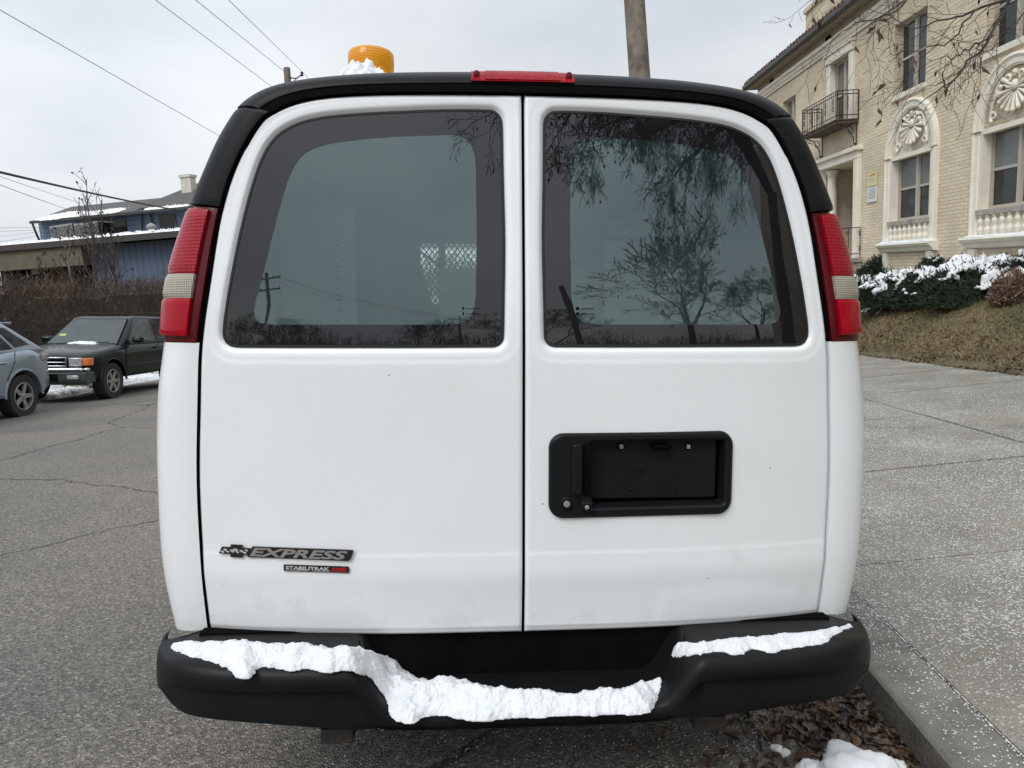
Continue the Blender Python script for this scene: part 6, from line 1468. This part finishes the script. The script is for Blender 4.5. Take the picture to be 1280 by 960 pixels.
q0_ = hb(190, 290, .6); t = thing('roof_vent', HB @ Matrix.Translation((q0_[0], .6, vr+.02)), 'small metal roof vent on the flat snowy roof near the van', 'vent')
q = MB(); q.lathe([(.16, 0), (.14, .3), (.2, .34), (.2, .42), (.05, .52)], n=12); q.box(-.5, .5, -.3, .3, 0, .12); q.build('cowl', M['acgrey'], t, smooth=True)
# ================================================================== POLES AND WIRES
def pole(base, top, r0, r1, label, arm=None, name='utility_pole'):
    t = thing(name, Matrix.Translation(base), label, 'utility pole'); d_ = top-base; q = MB(); q.tube([d_*(i/10) for i in range(11)], [r0+(r1-r0)*i/10 for i in range(11)], 14); q.build('shaft', M['wood'], t, smooth=True, angle=50); return t, d_
# large pole seen over the van roof
Y = 11.5; tp_ = at_y(788, -70, Y); bt_ = at_y(800, 102, Y); dv = (bt_-tp_).normalized(); t_ = (bt_.z+.2)/-dv.z; bs = bt_+dv*t_
pole(bs, tp_, .19, .155, 'thick weathered wooden pole rising above the van roof')
Y = 27; tp_ = at_y(358.5, 85, Y); bt_ = at_y(360.5, 106, Y); dv = (bt_-tp_).normalized(); dv = Vector((dv.x*.6, 0, dv.z)).normalized(); bs = bt_+dv*(bt_.z+.3)/-dv.z
t, d_ = pole(bs, tp_, .17, .12, 'short pole top with an insulator bracket left of the amber beacon')
q = MB(); a0 = tp_-bs+Vector((.1, 0, -.35)); q.tube([a0, a0+Vector((.25, 0, -.02)), a0+Vector((.42, 0, .10))], .022, 6); q.tube([a0+Vector((0, 0, -.25)), a0+Vector((.32, 0, .05))], .015, 5); q.lathe([(.03, 0), (.06, .04), (.04, .08), (.06, .12), (.03, .16)], a0+Vector((.45, 0, .06)), n=10); q.build('insulator_bracket', M['iron'], t)
def wire(p0, p1, r_, label, sag=0, m='wire', n_=24):
    q = MB(); P = [p0.lerp(p1, i/n_)-UP*sag*4*(i/n_)*(1-i/n_) for i in range(n_+1)]; q.tube(P, r_, 5); return tag(q.build('overhead_wire', M[m], smooth=True), label, 'wire', None)
wire(at_y(-120, 186, 9), at_y(262, 268, 30), .022, 'thick black cable sagging in front of the blue house', .10, 'cable')
wire(at_y(-60, -22, 14), at_y(320, 196, 34), .009, 'thin wire crossing the left sky lowest, ending at the van corner')
wire(at_y(130, -48, 14), at_y(420, 168, 34), .008, 'thin wire leftmost of three above the left part of the van')
wire(at_y(200, -36, 14), at_y(366, 98, 27), .008, 'thin wire running to the short pole top, middle of three')
wire(at_y(255, -30, 14), at_y(374, 86, 27), .008, 'thin wire rightmost of three, touching the insulator bracket')
wire(at_y(374, 86, 27), at_y(420, 132, 36), .008, 'thin wire leaving the insulator behind the van roof')
wire(at_y(-60, 208, 16), at_y(85, 262, 33), .010, 'thin grey wire under the thick cable at the left edge', .02)
wire(at_y(-60, 200, 16), at_y(120, 260, 33), .007, 'thinnest wire just above the grey one at the left edge', .02)
for k, (a, b_) in enumerate((((-40, 285), (56, 284)), ((-40, 291), (56, 286)), ((-40, 301), (56, 286)), ((-40, 308), (56, 291)))):
    wire(at_y(a[0], a[1], 44), at_y(b_[0]+20, b_[1], 60), .010, ['faint far wire left of the blue house, topmost of four', 'faint far wire left of the blue house, second of four', 'faint far wire left of the blue house, third of four', 'faint far wire left of the blue house, lowest of four'][k])
# poles behind the camera (mirrored in the glass)
def back_pole(x, y, h_, label, lean=0):
    b_ = Vector((x, y, yext(y)-.1)); t, d_ = pole(b_, b_+UP*h_+Vector((lean, 0, 0)), .16, .11, label)
    q = MB(); 
    for z_ in (h_-.5, h_-1.5):
        c_ = UP*z_; q.box(c_.x-1.1, c_.x+1.1, c_.y-.06, c_.y+.06, c_.z-.06, c_.z+.06)
        for k in (-1, -.5, .5, 1): q.lathe([(.03, .06), (.05, .12), (.03, .2)], (c_.x+k, c_.y, c_.z), n=8)
    q.build('crossarm', M['wood'], t); return b_+UP*h_
t1 = back_pole(-12.9, -22, 8.0, 'utility pole with two crossarms mirrored in the left rear window')
t2 = back_pole(1.6, -48, 8.5, 'farther utility pole mirrored low in the left rear window')
b_ = Vector((5.6, -20, .2)); pole(b_, b_+UP*6.0+Vector((-.7, 0, 0)), .17, .12, 'leaning wooden post mirrored in the right rear window')
for k, s_ in enumerate((-1, .5, 1)): wire(t1+Vector((s_, 0, -.4)), t2+Vector((s_, 0, -.4)), .012, ['mirrored wire between the two back poles, outer left', 'mirrored wire between the two back poles, inner', 'mirrored wire between the two back poles, outer right'][k], .5)
# ================================================================== SKY, SUN, CAMERA
w = bpy.data.worlds.new('World'); sc.world = w; w.use_nodes = True; n = w.node_tree.nodes; l = w.node_tree.links; bg = n['Background']
SUN_EL, SUN_AZ = R(48), R(215)      # behind and left of the camera (azimuth clockwise from +Y)
sky = n.new('ShaderNodeTexSky'); sky.sky_type = 'NISHITA'; sky.sun_disc = False; sky.sun_elevation = SUN_EL; sky.sun_rotation = SUN_AZ; sky.air_density = 1.5; sky.dust_density = 4
tc = n.new('ShaderNodeTexCoord'); mp = n.new('ShaderNodeMapping'); mp.inputs['Scale'].default_value = (1, 1, 2.6); l.new(tc.outputs['Generated'], mp.inputs['Vector'])
t = n.new('ShaderNodeTexNoise'); t.inputs['Scale'].default_value = 1.7; t.inputs['Detail'].default_value = 5; t.inputs['Roughness'].default_value = .5; l.new(mp.outputs[0], t.inputs['Vector'])
r = n.new('ShaderNodeValToRGB'); e = r.color_ramp.elements; e[0].position = .32; e[0].color = (.52, .565, .615, 1); e[1].position = .68; e[1].color = (.79, .815, .83, 1); l.new(t.outputs['Fac'], r.inputs['Fac'])
sx = n.new('ShaderNodeSeparateXYZ'); l.new(tc.outputs['Generated'], sx.inputs[0])
el = n.new('ShaderNodeValToRGB'); e = el.color_ramp.elements; e[0].position = 0; e[0].color = (1.0, .995, .98, 1); e[1].position = 1; e[1].color = (1.9, 1.9, 1.92, 1); e.new(.32).color = (.95, .965, 1.0, 1); e.new(.5).color = (1.25, 1.26, 1.29, 1)
l.new(sx.outputs['Z'], el.inputs['Fac'])
mu = n.new('ShaderNodeMix'); mu.data_type = 'RGBA'; mu.blend_type = 'MULTIPLY'; mu.inputs['Factor'].default_value = 1; l.new(r.outputs['Color'], mu.inputs['A']); l.new(el.outputs['Color'], mu.inputs['B'])
# unseen sky behind the camera raised to light the van, glow low left
bk_ = n.new('ShaderNodeMapRange'); bk_.inputs['From Min'].default_value = .3; bk_.inputs['From Max'].default_value = -1; bk_.inputs['To Min'].default_value = 9.7; bk_.inputs['To Max'].default_value = 13.2; l.new(sx.outputs['Y'], bk_.inputs['Value'])
dot = n.new('ShaderNodeVectorMath'); dot.operation = 'DOT_PRODUCT'; gd = (M3 @ ray(90, 190)).normalized(); dot.inputs[1].default_value = gd; l.new(tc.outputs['Generated'], dot.inputs[0])
gl_ = n.new('ShaderNodeMapRange'); gl_.interpolation_type = 'SMOOTHERSTEP'; gl_.inputs['From Min'].default_value = .90; gl_.inputs['From Max'].default_value = 1.0; gl_.inputs['To Min'].default_value = 0; gl_.inputs['To Max'].default_value = 2.0; l.new(dot.outputs['Value'], gl_.inputs['Value'])
ad = n.new('ShaderNodeMath'); ad.operation = 'ADD'; l.new(bk_.outputs[0], ad.inputs[0]); l.new(gl_.outputs[0], ad.inputs[1])
vm = n.new('ShaderNodeVectorMath'); vm.operation = 'SCALE'; l.new(mu.outputs['Result'], vm.inputs[0]); l.new(ad.outputs[0], vm.inputs['Scale'])
mx = n.new('ShaderNodeMix'); mx.data_type = 'RGBA'; mx.inputs['Factor'].default_value = .96; l.new(sky.outputs[0], mx.inputs['A']); l.new(vm.outputs[0], mx.inputs['B']); l.new(mx.outputs['Result'], bg.inputs['Color'])
bg.inputs['Strength'].default_value = .1
sd_ = bpy.data.lights.new('sun', 'SUN'); sd_.energy = 1.4; sd_.angle = R(25); sd_.color = (1, .985, .96)
so = bpy.data.objects.new('sun', sd_); COL.objects.link(so)
dirv = Vector((math.sin(SUN_AZ)*math.cos(SUN_EL), math.cos(SUN_AZ)*math.cos(SUN_EL), math.sin(SUN_EL)))   # world frame, towards the sun
cd = bpy.data.cameras.new('camera'); cam = bpy.data.objects.new('camera', cd); COL.objects.link(cam)
cd.sensor_width = 36; cd.lens = 36*F/1280; cd.clip_start = .05; cd.clip_end = 3000
cam.matrix_basis = Matrix.Translation(CAM) @ Matrix.Rotation(PI/2-PITCH, 4, 'X')
sc.camera = cam
# turn the street frame so that world Z is straight up
for o in COL.objects:
    if o.parent is None and o != so: o.matrix_basis = M4 @ o.matrix_basis
so.rotation_euler = dirv.to_track_quat('Z', 'Y').to_euler()
sc.view_settings.view_transform = 'Standard'; sc.view_settings.look = 'None'; sc.view_settings.gamma = 1; sc.view_settings.exposure = .12; sc.view_settings.use_curve_mapping = False
sc.cycles.max_bounces = 8; sc.cycles.transparent_max_bounces = 12
